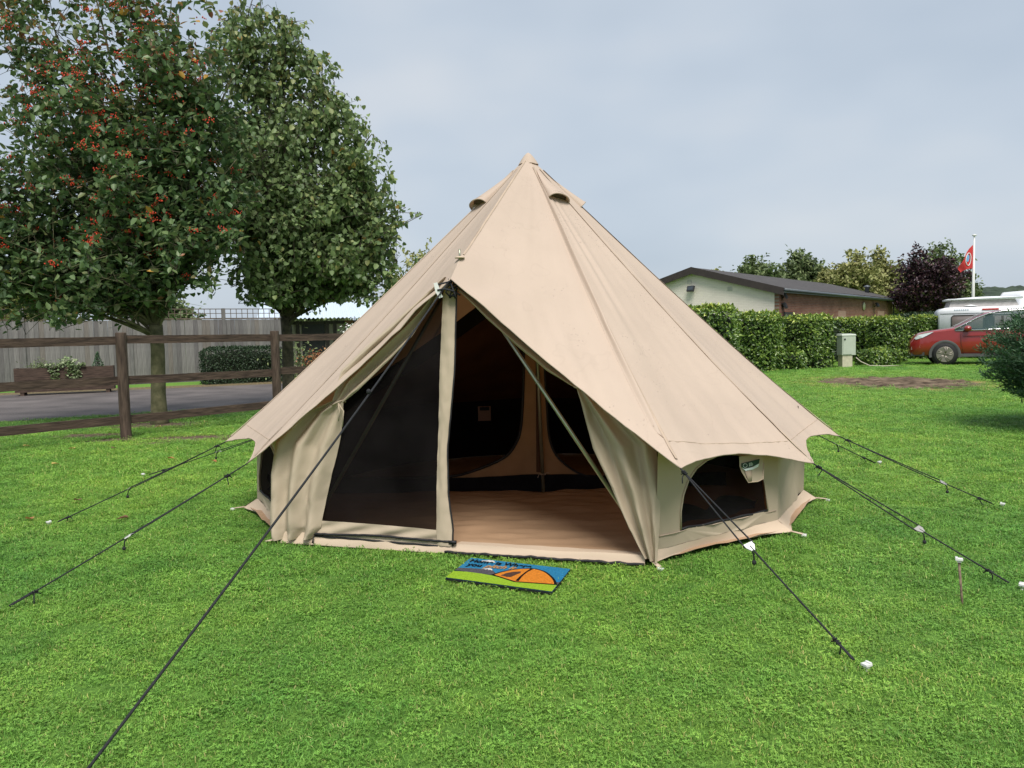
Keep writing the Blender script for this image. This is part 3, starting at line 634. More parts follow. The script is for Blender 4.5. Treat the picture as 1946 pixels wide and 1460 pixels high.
mpart([(.0, .71), (.12, .665), (.26, .665), (.38, .69), (.5, .745), (.63, .80), (.99, .74), (1, .70), (1, 1), (0, 1)], 3, 'grass_print', cm('lime', (.32, .52, .035)))
dome = [(.385, .665)] + curve([(.385, .665), (.44, .50), (.53, .33), (.62, .245), (.70, .215), (.80, .28), (.88, .42), (.945, .58), (.985, .735)], 24) + [(.63, .825)]
dome = [tuple(Vector(p)) for p in dome[1:]]
cen = Vector((.68, .58)); mpart([tuple(cen + (Vector(p)-cen)*1.06) for p in dome], 4, 'tent_outline', cm('black', (.008, .008, .008)))
mpart([tuple(cen + (Vector(p)-cen)*.96) for p in dome], 5, 'tent_print', cm('orange', (.75, .25, .03)))
mpart([(.66, .235), (.685, .24), (.66, .40), (.652, .60), (.66, .80), (.63, .80), (.632, .60), (.642, .40)], 6, 'tent_outline', cm('black', (0, 0, 0)))
mpart([(.46, .66), (.49, .54), (.54, .45), (.60, .40), (.61, .46), (.58, .58), (.56, .68), (.52, .69)], 6, 'door_print', cm('brown', (.10, .055, .04)))
mpart([(.215, .47), (.25, .43), (.285, .385), (.31, .40), (.335, .455), (.325, .48), (.31, .45), (.295, .48), (.28, .44), (.265, .47), (.25, .455)], 2, 'snow_print', cm('white', (.75, .75, .73)))
mpart([(.135, .13), (.145, .085), (.175, .07), (.20, .03), (.245, .035), (.27, .075), (.285, .12), (.25, .135), (.2, .125)], 2, 'cloud_print', cm('white', (0, 0, 0)))
def text(s, u0, w0, u1, w1, hgt, m, lay, shear=0):
    cu = bpy.data.curves.new('txt', 'FONT'); cu.body = s; cu.size = 1; cu.shear = shear; cu.offset = .03; ob = bpy.data.objects.new('txt', cu); COL.objects.link(ob)
    dg = bpy.context.evaluated_depsgraph_get(); me = bpy.data.meshes.new_from_object(ob.evaluated_get(dg)); COL.objects.unlink(ob); bpy.data.objects.remove(ob)
    xs = [v.co.x for v in me.vertices]; x0, x1 = min(xs), max(xs)
    for v in me.vertices:
        q = (v.co.x-x0)/(x1-x0); u = lerp(u0, u1, q); w = lerp(w0, w1, q) - v.co.y*hgt; v.co = mp_(u, w, .0012*lay)
    me.materials.clear(); me.materials.append(m); o = link('lettering', me, mo); me.transform(off); return o
text('Home is Where', .04, .215, .65, .19, .20, cm('black', (0, 0, 0)), 3)
text('you', .05, .40, .195, .385, .20, cm('black', (0, 0, 0)), 3)
text('pitch it', .225, .385, .53, .33, .20, cm('tan', (.55, .30, .12)), 3, .3)

# ------------------------------------------------------------------ leaves
def leaf_mesh(name, P, D, NN, ln, wd, var, mt, curl=.15):
    """P positions, D leaf directions, NN rough normals (n,3); two folded quads per leaf"""
    n_ = len(P); D = D/np.linalg.norm(D, axis=1, keepdims=True); Sx = np.cross(D, NN); Sx /= np.linalg.norm(Sx, axis=1, keepdims=True)+1e-9; U = np.cross(Sx, D)
    ln = ln[:, None]; wd = wd[:, None]
    v = np.empty((n_, 6, 3)); v[:, 0] = P
    v[:, 1] = P + D*ln*.28 + Sx*wd*.46 + U*wd*.18; v[:, 2] = P + D*ln*.66 + Sx*wd*.40 + U*wd*.10 - U*ln*curl*.4
    v[:, 3] = P + D*ln - U*ln*curl
    v[:, 4] = P + D*ln*.66 - Sx*wd*.40 + U*wd*.10 - U*ln*curl*.4; v[:, 5] = P + D*ln*.28 - Sx*wd*.46 + U*wd*.18
    idx = (np.arange(n_)*6)[:, None]; q = np.concatenate([idx+np.array([[0, 1, 2, 3]]), idx+np.array([[0, 3, 4, 5]])], axis=1).reshape(-1)
    me = bpy.data.meshes.new(name); me.vertices.add(n_*6); me.vertices.foreach_set('co', v.reshape(-1))
    me.loops.add(n_*8); me.loops.foreach_set('vertex_index', q.astype(np.int32)); me.polygons.add(n_*2)
    me.polygons.foreach_set('loop_start', np.arange(n_*2, dtype=np.int32)*4)
    me.update(calc_edges=True); me.validate()
    at = me.attributes.new('var', 'FLOAT', 'POINT'); at.data.foreach_set('value', np.repeat(var, 6).astype(np.float32))
    me.materials.append(mt); return me
def unit(n_):
    x = rng.normal(size=(n_, 3)); return x/np.linalg.norm(x, axis=1, keepdims=True)

LM_WB = leafmat('leaf_whitebeam', [(0, (.055, .10, .045)), (.35, (.10, .17, .068)), (.72, (.17, .24, .095)), (.87, (.23, .20, .095)), (.94, (.28, .105, .07)), (.985, (.30, .15, .03)), (1, (.48, .28, .06))], rough=.42, transl=.33)
LM_LIME = leafmat('leaf_lime', [(0, (.09, .14, .058)), (.4, (.155, .225, .09)), (.72, (.23, .31, .12)), (.9, (.34, .33, .13)), (.97, (.30, .22, .05)), (1, (.38, .22, .05))], rough=.5, transl=.36)
LM_LAUREL = leafmat('leaf_laurel', [(0, (.045, .095, .02)), (.45, (.115, .20, .038)), (.75, (.23, .33, .055)), (1, (.43, .49, .09))], rough=.30, transl=.2, spec=.5)
LM_PURPLE = leafmat('leaf_purple', [(0, (.022, .012, .018)), (.6, (.055, .026, .036)), (.9, (.10, .045, .05)), (1, (.09, .11, .05))], rough=.4, transl=.15)
LM_BG = leafmat('leaf_background', [(0, (.075, .11, .045)), (.5, (.13, .18, .07)), (1, (.20, .25, .10))], rough=.6)
LM_YEL = leafmat('leaf_willow', [(0, (.16, .18, .06)), (.5, (.27, .28, .10)), (1, (.37, .36, .15))], rough=.6)
LM_BOX = leafmat('leaf_box', [(0, (.012, .03, .012)), (.6, (.03, .06, .022)), (1, (.06, .10, .035))], rough=.5)
LM_CON = leafmat('leaf_conifer', [(0, (.02, .055, .026)), (.5, (.045, .11, .05)), (.85, (.08, .16, .07)), (1, (.15, .20, .10))], rough=.55, transl=.12)
M_BERRY = mat('berries', (.42, .04, .015), rough=.35, var=.4, scale=12, spec=.5)

def bez(a, b, c, n_): return [a.lerp(b, t).lerp(b.lerp(c, t), t) for t in [i/n_ for i in range(n_+1)]]
def tree(name, label, base, trunk_h, trunk_r, inside, limbs, subs, twigs, leaf, lmat, bark, group=None, trunk_top=None, leafvar=None, berries=0, clump=.28, cat='tree', lean=V(0, 0, 0), droop=.25, seed=1, aims=()):
    """inside(rng)->point in crown (world). limbs reach into the crown, twigs leave limbs, leaves sit along twigs"""
    rs = random.Random(seed); root = empty(name, base); tag(root, label, cat, group); B = Vector(base); off = Matrix.Translation(-B)
    mb = MB(); fork = B + V(0, 0, trunk_h) + lean
    tp = [B + V(0, 0, -.1), B + V(0, 0, .12), B + V(0, 0, .5) + lean*.2, lerp(B, fork, .75) + V(.02, 0, 0), fork]
    mb.tube(tp, [trunk_r*1.35, trunk_r*1.15, trunk_r, trunk_r*.92, trunk_r*.9], 12)
    tips = []
    for i in range(limbs):
        t = V(*aims[i]) if i < len(aims) else inside(rs); st = lerp(B, fork, rs.uniform(.86, 1.0)) if i > 2 else fork - V(0, 0, .05)
        hz = V(t.x-st.x, t.y-st.y, 0); mid = st + hz*.35 + V(0, 0, (t.z-st.z)*.62)
        r0 = trunk_r*rs.uniform(.2, .42); c = bez(st, mid, t, 9); mb.tube(c, [r0*(1-.86*q/9) for q in range(10)], 7)
        for j in range(subs):
            k = rs.randint(2, 9); s2 = c[k]; t2 = inside(rs)
            for _ in range(3):
                t3 = inside(rs)
                if (t3-s2).length < (t2-s2).length: t2 = t3
            m2 = lerp(s2, t2, .5) + V(0, 0, .12*(t2-s2).length); c2 = bez(s2, m2, t2, 6); r2 = max(.006, r0*(1-.86*k/9)*.6)
            mb.tube(c2, [r2*(1-.8*q/6) for q in range(7)], 5, False); tips += c2[2:]
        tips += c[4:]
    T = np.array([tuple(x) for x in tips])
    mb2 = mb; o = mb2.build('trunk', bark, root); o.data.transform(off)
    # twigs
    n_ = twigs; st = T[rng.integers(0, len(T), n_)]
    tw = np.array([tuple(inside(rs)) for _ in range(n_)])
    dirs = (tw-st); dl = np.linalg.norm(dirs, axis=1, keepdims=True)+1e-6; dirs = dirs/dl*.55 + unit(n_)*.45 + np.array([0, 0, .25]); dirs /= np.linalg.norm(dirs, axis=1, keepdims=True)
    tl = np.minimum(dl[:, 0], rng.uniform(.5, 1.35, n_)*clump*2)
    en = st + dirs*tl[:, None]
    tm = MB()
    for i in range(0, n_):
        if i % 2 == 0: tm.tube([st[i], (st[i]+en[i])/2 + np.array([0, 0, .02]), en[i]], [.006, .004, .0025], 3, False)
    o = tm.build('twigs', M_BARK2, root); o.data.transform(off); o['kind'] = 'stuff'
    lpt, size, wr = leaf; m_ = n_*lpt; q = np.repeat(np.arange(n_), lpt); f = rng.uniform(.15, 1.08, m_)[:, None]
    P = st[q]*(1-f) + en[q]*f + rng.normal(0, clump*.16, (m_, 3))
    D = dirs[q]*.5 + unit(m_)*.9 + np.array([0, 0, -droop]); NN = unit(m_)*.7 + np.array([0, 0, 1.0])
    ln = size*rng.uniform(.7, 1.3, m_); var = rng.random(m_)
    if leafvar is not None: var = leafvar(P, var)
    me = leaf_mesh('crown', P, D, NN, ln, ln*wr, var, lmat); me.transform(off); link('crown', me, root)
    if berries:
        bm_ = MB(); ico = [(0, 0, 1), (.9, 0, -.3), (-.45, .78, -.3), (-.45, -.78, -.3), (0, 0, -1)]
        w = np.clip((en[:, 2]-1.8)/5.5, .12, 1)**1.3; w = w*np.exp(-(en[:, 1]-B.y)*1.1)*(rng.random(n_) + .2); pick = rng.choice(n_, berries, replace=False, p=w/w.sum())
        for i in pick:
            for _ in range(rs.randint(10, 22)):
                p = Vector(en[i]) + V(rs.gauss(0, .055), rs.gauss(0, .055), rs.gauss(.01, .03)); r = rs.uniform(.013, .020)
                bm_.add([p + V(*c)*r for c in ico], [(0, 1, 2), (0, 2, 3), (0, 3, 1), (4, 2, 1), (4, 3, 2), (4, 1, 3)])
        o = bm_.build('berry_clusters', M_BERRY, root); o.data.transform(off); o['kind'] = 'stuff'; o['label'] = 'clusters of red berries'
    return root
def blobs(bl, seed, nz=.35):
    """crown volume: union of ellipsoids (cx,cy,cz,rx,ry,rz) thinned by noise so gaps appear"""
    wts = [b[3]*b[4]*b[5] for b in bl]
    def f(rs):
        for _ in range(40):
            b = rs.choices(bl, wts)[0]
            while True:
                p = V(rs.uniform(-1, 1), rs.uniform(-1, 1), rs.uniform(-1, 1))
                if .12 < p.length_squared < 1: break
            q = V(b[0]+p.x*b[3], b[1]+p.y*b[4], b[2]+p.z*b[5])
            if noise.noise(q*1.1 + V(seed*7.3, 0, 0)) > -nz: return q
        return q
    return f
# whitebeam with red berries (left), lime behind it
def wbvar(P, v):
    t = np.clip((P[:, 2]-4.6)/3.0, 0, 1); return np.clip(v*.80 + t*.31*(rng.random(len(v)) > .35) + (rng.random(len(v)) < .03)*.3, 0, 1)
tree('whitebeam_tree', 'broad tree with dark green and reddish leaves and red berry clusters behind the rail fence', (-6.28, 13.6, 0), 1.75, .125,
     blobs([(-6.6, 13.8, 4.0, 2.35, 2.2, 1.9), (-6.9, 13.6, 5.8, 2.25, 2.0, 1.7), (-8.4, 13.4, 3.4, 1.6, 1.6, 1.3), (-8.5, 13.6, 6.6, 1.2, 1.2, 1.3), (-6.2, 13.7, 7.0, 1.2, 1.3, 1.15), (-5.3, 13.6, 5.9, .9, 1.1, 1.5), (-7.9, 12.9, 2.6, 1.5, 1.2, .65), (-5.6, 13.2, 3.0, 1.2, 1.3, .8), (-9.0, 13.4, 5.0, 1.5, 1.5, 1.6), (-9.3, 13.2, 2.7, 1.3, 1.2, .8), (-7.2, 13.7, 7.7, 1.6, 1.2, .8), (-4.9, 13.6, 4.4, .8, 1.1, 1.3), (-8.3, 13.2, 2.3, 2.1, 1.6, .85), (-6.4, 12.9, 2.45, 2.0, 1.3, .75), (-8.8, 12.8, 2.2, 1.8, 1.4, .8), (-9.2, 13.0, 3.2, 1.6, 1.4, 1.1), (-9.0, 13.5, 7.2, 1.5, 1.3, 1.2), (-5.5, 13.6, 7.2, .9, 1, 1.1), (-4.8, 13.8, 6.2, .8, 1, 1.1), (-4.8, 13.6, 3.6, .7, 1, .8)], 1, .26), 22, 15, 5300,
     (7, .125, .64), LM_WB, M_BARK1, leafvar=wbvar, berries=420, clump=.26, droop=.05, lean=V(.02, 0, 0), seed=3, aims=[(-9.2, 13.5, 7.6), (-7.2, 13.6, 8.3), (-5.6, 13.6, 7.9), (-8.8, 12.9, 2.4), (-9.5, 13.2, 3.5), (-4.7, 13.6, 4.6), (-5.2, 13.2, 2.7), (-7.4, 12.6, 2.2), (-8.3, 13.6, 8.0), (-6.4, 13.4, 8.1), (-4.5, 13.7, 6.4), (-4.6, 13.6, 3.6)])
def lmvar(P, v):
    t = np.clip((P[:, 2]-5.2)/3.2, 0, 1); r_ = np.clip((P[:, 0]+4.2)/1.8, 0, 1); return np.clip(v*.78 + .24*t*(rng.random(len(v)) > .3) + .10*r_ + (rng.random(len(v)) < .03)*.25, 0, 1)
tree('lime_tree', 'tall green tree with heart-shaped leaves yellowing at the top, left of the tent', (-4.72, 16.2, 0), 1.9, .125,
     blobs([(-4.3, 16.2, 3.4, 1.75, 1.9, 1.6), (-4.3, 16.2, 4.7, 1.75, 1.8, 1.5), (-4.6, 16.2, 6.1, 1.30, 1.4, 1.4), (-4.95, 16.2, 7.5, .85, .9, 1.2), (-3.0, 16.0, 3.7, .85, 1.2, .95), (-3.1, 16.1, 5.0, .75, .9, .75), (-4.8, 15.6, 2.6, 1.5, 1.3, .65), (-3.0, 15.8, 2.8, .8, 1, .6), (-5.6, 16.2, 4.6, 1.1, 1.3, 1.8), (-5.5, 16.2, 6.9, .7, .8, 1.2), (-2.7, 16, 4.3, .7, .9, .8), (-4.2, 15.6, 2.5, 1.9, 1.4, .75), (-3.2, 15.8, 2.8, 1.3, 1.2, .75), (-5.0, 16.2, 7.9, .95, .9, .9), (-5.3, 16.2, 7.2, 1.0, .9, 1.0), (-3.3, 16.1, 6.0, .8, .9, .8), (-2.9, 16, 5.3, .85, .9, .9), (-2.75, 16, 4.2, 1.0, 1, .9), (-2.8, 15.9, 3.2, 1.0, 1, .8), (-5.9, 16.2, 4.8, .9, 1.2, 1.9), (-2.5, 16, 3.9, .9, .9, .8), (-2.7, 15.8, 2.75, .9, .9, .6), (-6.1, 16.2, 6.4, .7, 1, 1.2)], 2, .24), 24, 14, 5500,
     (7, .105, .86), LM_LIME, M_BARK2, leafvar=lmvar, clump=.25, droop=.9, seed=5, aims=[(-5.0, 16.2, 8.75), (-4.6, 16.2, 7.9), (-5.5, 16.2, 8.3), (-2.45, 16, 4.4), (-2.75, 16, 5.6), (-3.5, 16.1, 6.7), (-2.7, 15.9, 3.5), (-6.0, 16.2, 4.6), (-5.8, 16.2, 6.6), (-4.4, 16.0, 8.0), (-2.1, 16, 4.1), (-2.3, 15.9, 3.0), (-2.6, 15.8, 2.5), (-6.4, 16.2, 6.0), (-1.75, 16, 3.95)])

# ------------------------------------------------------------------ rail fence
rf = empty('rail_fence', (-5.87, 11.59, 0)); tag(rf, 'dark brown post and three-rail fence along the left side of the lawn', 'fence')
FD = V(.63, .78, 0).normalized(); FN = V(.78, -.63, 0); F0 = V(-5.87, 11.59, 0); off = Matrix.Translation(-F0)
def ff(t, z, o_=0): return F0 + FD*t + FN*o_ + V(0, 0, z)
post_me = None
for t in (-5.34, -2.67, 0, 2.67, 5.34):
    mb = MB(); n_ = 12; prof = [(-.2, 1.05), (.0, 1.04), (.05, 1), (.5, 1.01), (1.0, .99), (1.5, 1.0), (1.585, .99), (1.60, .93)]
    ph = random.uniform(0, 6)
    vs = [ff(t, z) + V(math.cos(a+ph), math.sin(a+ph), 0)*.078*s*(1+.03*noise.noise(V(a, z*2, t))) for z, s in prof for a in [2*math.pi*j/n_ for j in range(n_)]]
    mb.add(vs, [(i*n_+j, i*n_+(j+1) % n_, (i+1)*n_+(j+1) % n_, (i+1)*n_+j) for i in range(len(prof)-1) for j in range(n_)] + [tuple(range((len(prof)-1)*n_, len(prof)*n_))])
    o = mb.build('post', M_POST, rf); o.data.transform(off)
for t0 in (-5.34, -2.67, 0, 2.67):
    for z, h in ((1.48, .125), (.87, .125), (.29, .125)):
        dz0, dz1 = random.uniform(-.015, .015), random.uniform(-.015, .015)
        def rail(u, v): 
            t = t0 + .03 + 2.61*u; a = v*4; zz = z + lerp(dz0, dz1, u) + .006*noise.noise(V(t*2, z, 0))
            c = [(-.022, -.5), (-.022, .5), (.022, .5), (.022, -.5), (-.022, -.5)][round(a)]; return ff(t, zz + c[1]*h, c[0] - .03)
        o = MB().grid(rail, 14, 4).build('rail', M_FENCE, rf, False); o.data.transform(off)

# ------------------------------------------------------------------ tall grey board fence with trellis
M_BOARD = [mat('grey_board_%d' % i, c, rough=.9, var=.22, scale=4, bump=.5, bscale=20, stretch=(6, 6, .7)) for i, c in enumerate([(.145, .138, .135), (.18, .17, .165), (.12, .112, .112), (.155, .138, .125)])]
M_TREL = mat('trellis_wood', (.11, .085, .065), rough=.9, var=.3, scale=8)
bf = empty('board_fence', (-16.01, 25.56, 0)); tag(bf, 'tall weathered grey board fence with square trellis on top across the lane', 'fence')
BD = V(.856, .518, 0).normalized(); BN = V(.518, -.856, 0); B0 = V(-16.01, 25.56, 0); brz = math.atan2(BD.y, BD.x)
bme = []
for i in range(6):
    w = random.uniform(.150, .156); mb = MB(); z0, z1 = .14, random.uniform(2.255, 2.275)
    prof = [(-w/2, 0), (-w/2+.006, -.016), (w/2-.006, -.018), (w/2, 0)]
    nz = 6; vs = [(x + .002*noise.noise(V(i, z*3, x*9)), y, lerp(z0, z1, z/nz)) for z in range(nz+1) for x, y in prof]
    fs = [(z*4+j, z*4+j+1, (z+1)*4+j+1, (z+1)*4+j) for z in range(nz) for j in range(3)] + [(nz*4, nz*4+1, nz*4+2, nz*4+3)]
    bme.append(mb.add(vs, fs).mesh('board', M_BOARD[i % 4], False))
FLEN = 12.6; t = -4.0; pi = 0
POSTS = [-3.9, -.15, 3.05, 6.2, 8.55]
while t < 8.55:
    o = link('board', random.choice(bme), bf); o.location = BD*t + BN*random.uniform(-.012, .012); o.rotation_euler = (0, random.uniform(-.004, .004), brz)
    t += .146
pm = MB().box((0, 0, 1.33), (.11, .10, 2.7)).mesh('fence_post', M_BOARD[0], False)
for t in POSTS:
    o = link('fence_post', pm, bf); o.location = BD*t + BN*.03; o.rotation_euler.z = brz
gb = MB()
for t0, t1 in zip(POSTS[:-1], POSTS[1:]):
    L_ = t1-t0-.12
    for z, h, d, nm in ((.07, .14, .03, 'gravel_board'), (2.30, .045, .05, 'capping'), (2.49, .022, .02, 'trellis_bar'), (2.655, .03, .025, 'trellis_bar')):
        o = link(nm, MB().box((0, 0, z), (L_, d, h)).mesh(nm, M_TREL if z > 2 else M_BOARD[2], False), bf); o.location = BD*(t0+t1)/2 + BN*(.002 if z < 2 else 0); o.rotation_euler.z = brz
    k = max(2, round(L_/.2)); vm = MB().box((0, 0, 2.49), (.022, .02, .335)).mesh('trellis_upright', M_TREL, False)
    for j in range(k+1):
        o = link('trellis_upright', vm, bf); o.location = BD*(t0+.06+L_*j/k) + BN*.021; o.rotation_euler.z = brz

# planter with ivy against the fence
pl0 = empty('planter_trough', (-13.2, 22.75, 0)); pl0.rotation_euler.z = .40; tag(pl0, 'long dark brown timber planter trough standing in front of the grey fence', 'planter')
for z in (.27, .62): MB().box((0, -.24, z), (2.55, .05, .34)).build('plank', M_FENCE, pl0, False); MB().box((0, .24, z), (2.55, .05, .34)).build('plank', M_FENCE, pl0, False)
for s in (-1, 1):
    MB().box((s*1.25, 0, .45), (.05, .43, .70)).build('end_board', M_FENCE, pl0, False)
    for y in (-.2, .2): MB().box((s*1.1, y, .05), (.10, .10, .2)).build('foot', M_FENCE, pl0, False)
MB().box((0, 0, .70), (2.44, .42, .06)).build('compost', M_LITTER, pl0, False)
def plant(nm, lab, cat, loc, pts_fn, n_, size, wr, lm, stems=True, group=None, stemmat=None):
    root = empty(nm, loc); tag(root, lab, cat, group)
    P = np.array([pts_fn() for _ in range(n_)]); D = unit(n_) + np.array([0, 0, .25]); me = leaf_mesh('foliage', P, D, unit(n_)*.6 + np.array([0, -.3, 1]), size*rng.uniform(.7, 1.3, n_), size*wr*rng.uniform(.8, 1.2, n_), rng.random(n_), lm); link('foliage', me, root)
    if stems:
        mb = MB()
        for i in range(0, n_, max(1, n_//14)): mb.tube([(0, 0, 0), P[i]*np.array([.4, .4, .6]), P[i]], [.008, .006, .003], 4, False)
        mb.build('stem', stemmat or M_BARK2, root)
    return root
LM_IVY = leafmat('leaf_ivy', [(0, (.10, .17, .05)), (.5, (.20, .27, .12)), (1, (.42, .45, .30))], rough=.5)
crz = Matrix.Rotation(.40, 3, 'Z'); pw_ = lambda x, y, z: tuple(V(-13.2, 22.75, 0) + crz @ V(x, y, z))
rr = random.Random(4)
def ivy():
    x = rr.uniform(-.45, .55) if rr.random() < .6 else rr.gauss(rr.choice([-.25, .22, .3]), .07); q = rr.random(); d = crz @ V(x, -.28 - .03*rr.random(), (.12 - .55*rr.random()**1.4*(abs(x-.22) < .2 or abs(x+.25) < .12) - .06*q)); return tuple(d)
plant('ivy_plant', 'variegated trailing ivy spilling over the front of the planter trough', 'plant', pw_(0, 0, .76), ivy, 420, .075, .9, LM_IVY)
plant('small_conifer', 'small pointed green conifer growing at the right end of the planter', 'plant', pw_(.85, 0, .74), lambda: (lambda h, a: (.17*(1-h)*math.cos(a), .17*(1-h)*math.sin(a), .45*h))(rr.random()**1.2, rr.uniform(0, 6.3)), 420, .06, .35, LM_CON)
plant('fern_plant', 'low feathery green plant at the left of the planter trough', 'plant', pw_(-.6, 0, .74), lambda: (rr.gauss(0, .24), rr.gauss(0, .1), abs(rr.gauss(.08, .09))), 320, .08, .3, LM_BG)
plant('upright_ivy', 'pale green bushy ivy crown rising from the middle of the planter', 'plant', pw_(.05, 0, .74), lambda: (rr.gauss(0, .11), rr.gauss(0, .08), abs(rr.gauss(.14, .09))), 220, .08, .8, LM_IVY)

# ------------------------------------------------------------------ hedges
def hedge(label, c, size, rz, n_, leaf, wr, lm, name='hedge_block', group='clipped laurel hedge blocks', lump=.09, topyel=0, cat='hedge', seed=0, bot=.0):
    """clipped block: plain near-black core inside a shell of leaves, uneven faces"""
    root = empty(name, c, rz); tag(root, label, cat, group); a, b, h = size[0]/2, size[1]/2, size[2]
    def core(u, v):
        an = 2*math.pi*u; x, y = math.cos(an), math.sin(an); k = 1/max(abs(x), abs(y)); zz = lerp(.02, h*.93, v)
        return V(x*k*a*.86, y*k*b*.80, zz) if v < 1 else V(0, 0, h*.93)
    MB().grid(core, 24, 8).build('core', mat('hedge_core', (.012, .018, .008), rough=1, var=.3), root)  # smooth near-black box filling the inside of the leaf shell
    A = [2*a*h, 2*a*h, 2*b*h, 2*b*h, 4*a*b]; fc = rng.choice(5, n_, p=np.array(A)/sum(A)); u = rng.uniform(-1, 1, n_); v = rng.random(n_)
    P = np.zeros((n_, 3)); Nn = np.zeros((n_, 3))
    for k, (nx, ny) in enumerate(((0, -1), (0, 1), (-1, 0), (1, 0))):
        m = fc == k
        if nx == 0: P[m] = np.stack([u[m]*a, np.full(m.sum(), ny*b), v[m]*h], 1)
        else: P[m] = np.stack([np.full(m.sum(), nx*a), u[m]*b, v[m]*h], 1)
        Nn[m] = (nx, ny, 0)
    m = fc == 4; P[m] = np.stack([u[m]*a, (v[m]*2-1)*b, np.full(m.sum(), h)], 1); Nn[m] = (0, 0, 1)
    lum = np.array([noise.noise(Vector(p)*1.7 + V(seed*3.7, 0, 0)) + .5*noise.noise(Vector(p)*4.5 + V(0, seed, 0)) for p in P])
    # rounded shoulders
    ztop = np.clip((P[:, 2]-h*.86)/(h*.14), 0, 1)[:, None]; ctr = np.array([0, 0, h*.6]); P = P + (ctr-P)*np.array([.12, .12, .06])*ztop**2
    P = P + Nn*(lum[:, None]*lump + rng.normal(0, .022, (n_, 1))) + rng.normal(0, .02, (n_, 3)); P[:, 2] = np.maximum(P[:, 2], bot+.01)
    D = Nn*.5 + unit(n_)*.8 + np.array([0, 0, .15]); NN = Nn*.9 + unit(n_)*.5 + np.array([0, 0, .5])
    var = np.clip(rng.random(n_)*.75 + lum*.15 + topyel*np.clip((P[:, 2]-h*.85)/(h*.15), 0, 1)*rng.random(n_), 0, 1)
    ln = leaf*rng.uniform(.7, 1.3, n_); link('foliage', leaf_mesh('foliage', P, D, NN, ln, ln*wr, var, lm), root); return root
HR = .72
def hb(lab, px, y, s, n_, seed, turn=.5, **k):
    th = math.atan2(px, 1); return hedge(lab, (px*y, y, 0), s, -th-turn, n_, .115, .5, LM_LAUREL, seed=seed, topyel=.7, lump=.065, **k)
hb('leftmost and tallest laurel hedge block, partly hidden by the tent roof', .255, 23.6, (1.6, 1.9, 2.16), 7500, 1, .15)
hb('laurel hedge block under the white gable wall, second from the tent', .323, 27.0, (1.1, 1.4, 2.0), 6500, 2, .35)
hb('laurel hedge block just left of the grey utility box', .386, 28.2, (1.0, 1.6, 1.88), 6500, 3, .6)
hb('recessed laurel hedge block directly behind the grey utility box', .444, 32.6, (1.2, 1.4, 1.8), 5500, 4, .3)
hb('laurel hedge block right of the utility box behind the low box hedge', .489, 31.2, (.75, 1.4, 1.8), 5000, 5, .65)
hb('last laurel hedge block, beside the white caravan and red car', .535, 33.6, (.6, 1.2, 1.86), 4500, 6, .55)
hedge('long added hedge run with dark leaves for the shade between the clipped blocks', (13.4, 32.4, 0), (14.5, .8, 1.66), .62, 9000, .12, .5, LM_BOX, name='gap_shade_hedge', group=None, seed=20)  # added behind the blocks; its dark leaf colour stands in for shade in the gaps
hedge('low clipped hedge in front of the tall laurel, right of the utility box', (13.75, 28.9, 0), (1.35, .8, .56), .3, 2600, .10, .5, LM_LAUREL, name='low_hedge', group=None, seed=8, topyel=.3)
hedge('bushy laurel shoot growing at the foot of the hedge left of the utility box', (9.75, 27.3, 0), (1.0, .8, .62), .3, 1500, .115, .5, LM_LAUREL, name='laurel_shrub', group=None, seed=9, lump=.16, cat='shrub')
hedge('rounded laurel sucker at the hedge foot nearest the utility box', (11.0, 27.55, 0), (.75, .6, .52), .3, 900, .115, .5, LM_LAUREL, name='laurel_shrub', group=None, seed=10, lump=.14, cat='shrub')
hedge('dark clipped rounded bush against the grey fence between the two trees', (-9.35, 26.7, 0), (2.55, 1.3, 1.22), .5, 9000, .06, .6, LM_BOX, name='clipped_bush', group=None, seed=11, lump=.05, cat='bush')
hedge('dark green hedge glimpsed between the last laurel block and the caravan', (19.6, 36.5, 0), (3.2, 1.2, 2.0), .2, 3500, .12, .5, LM_BOX, name='dark_hedge', group=None, seed=12)

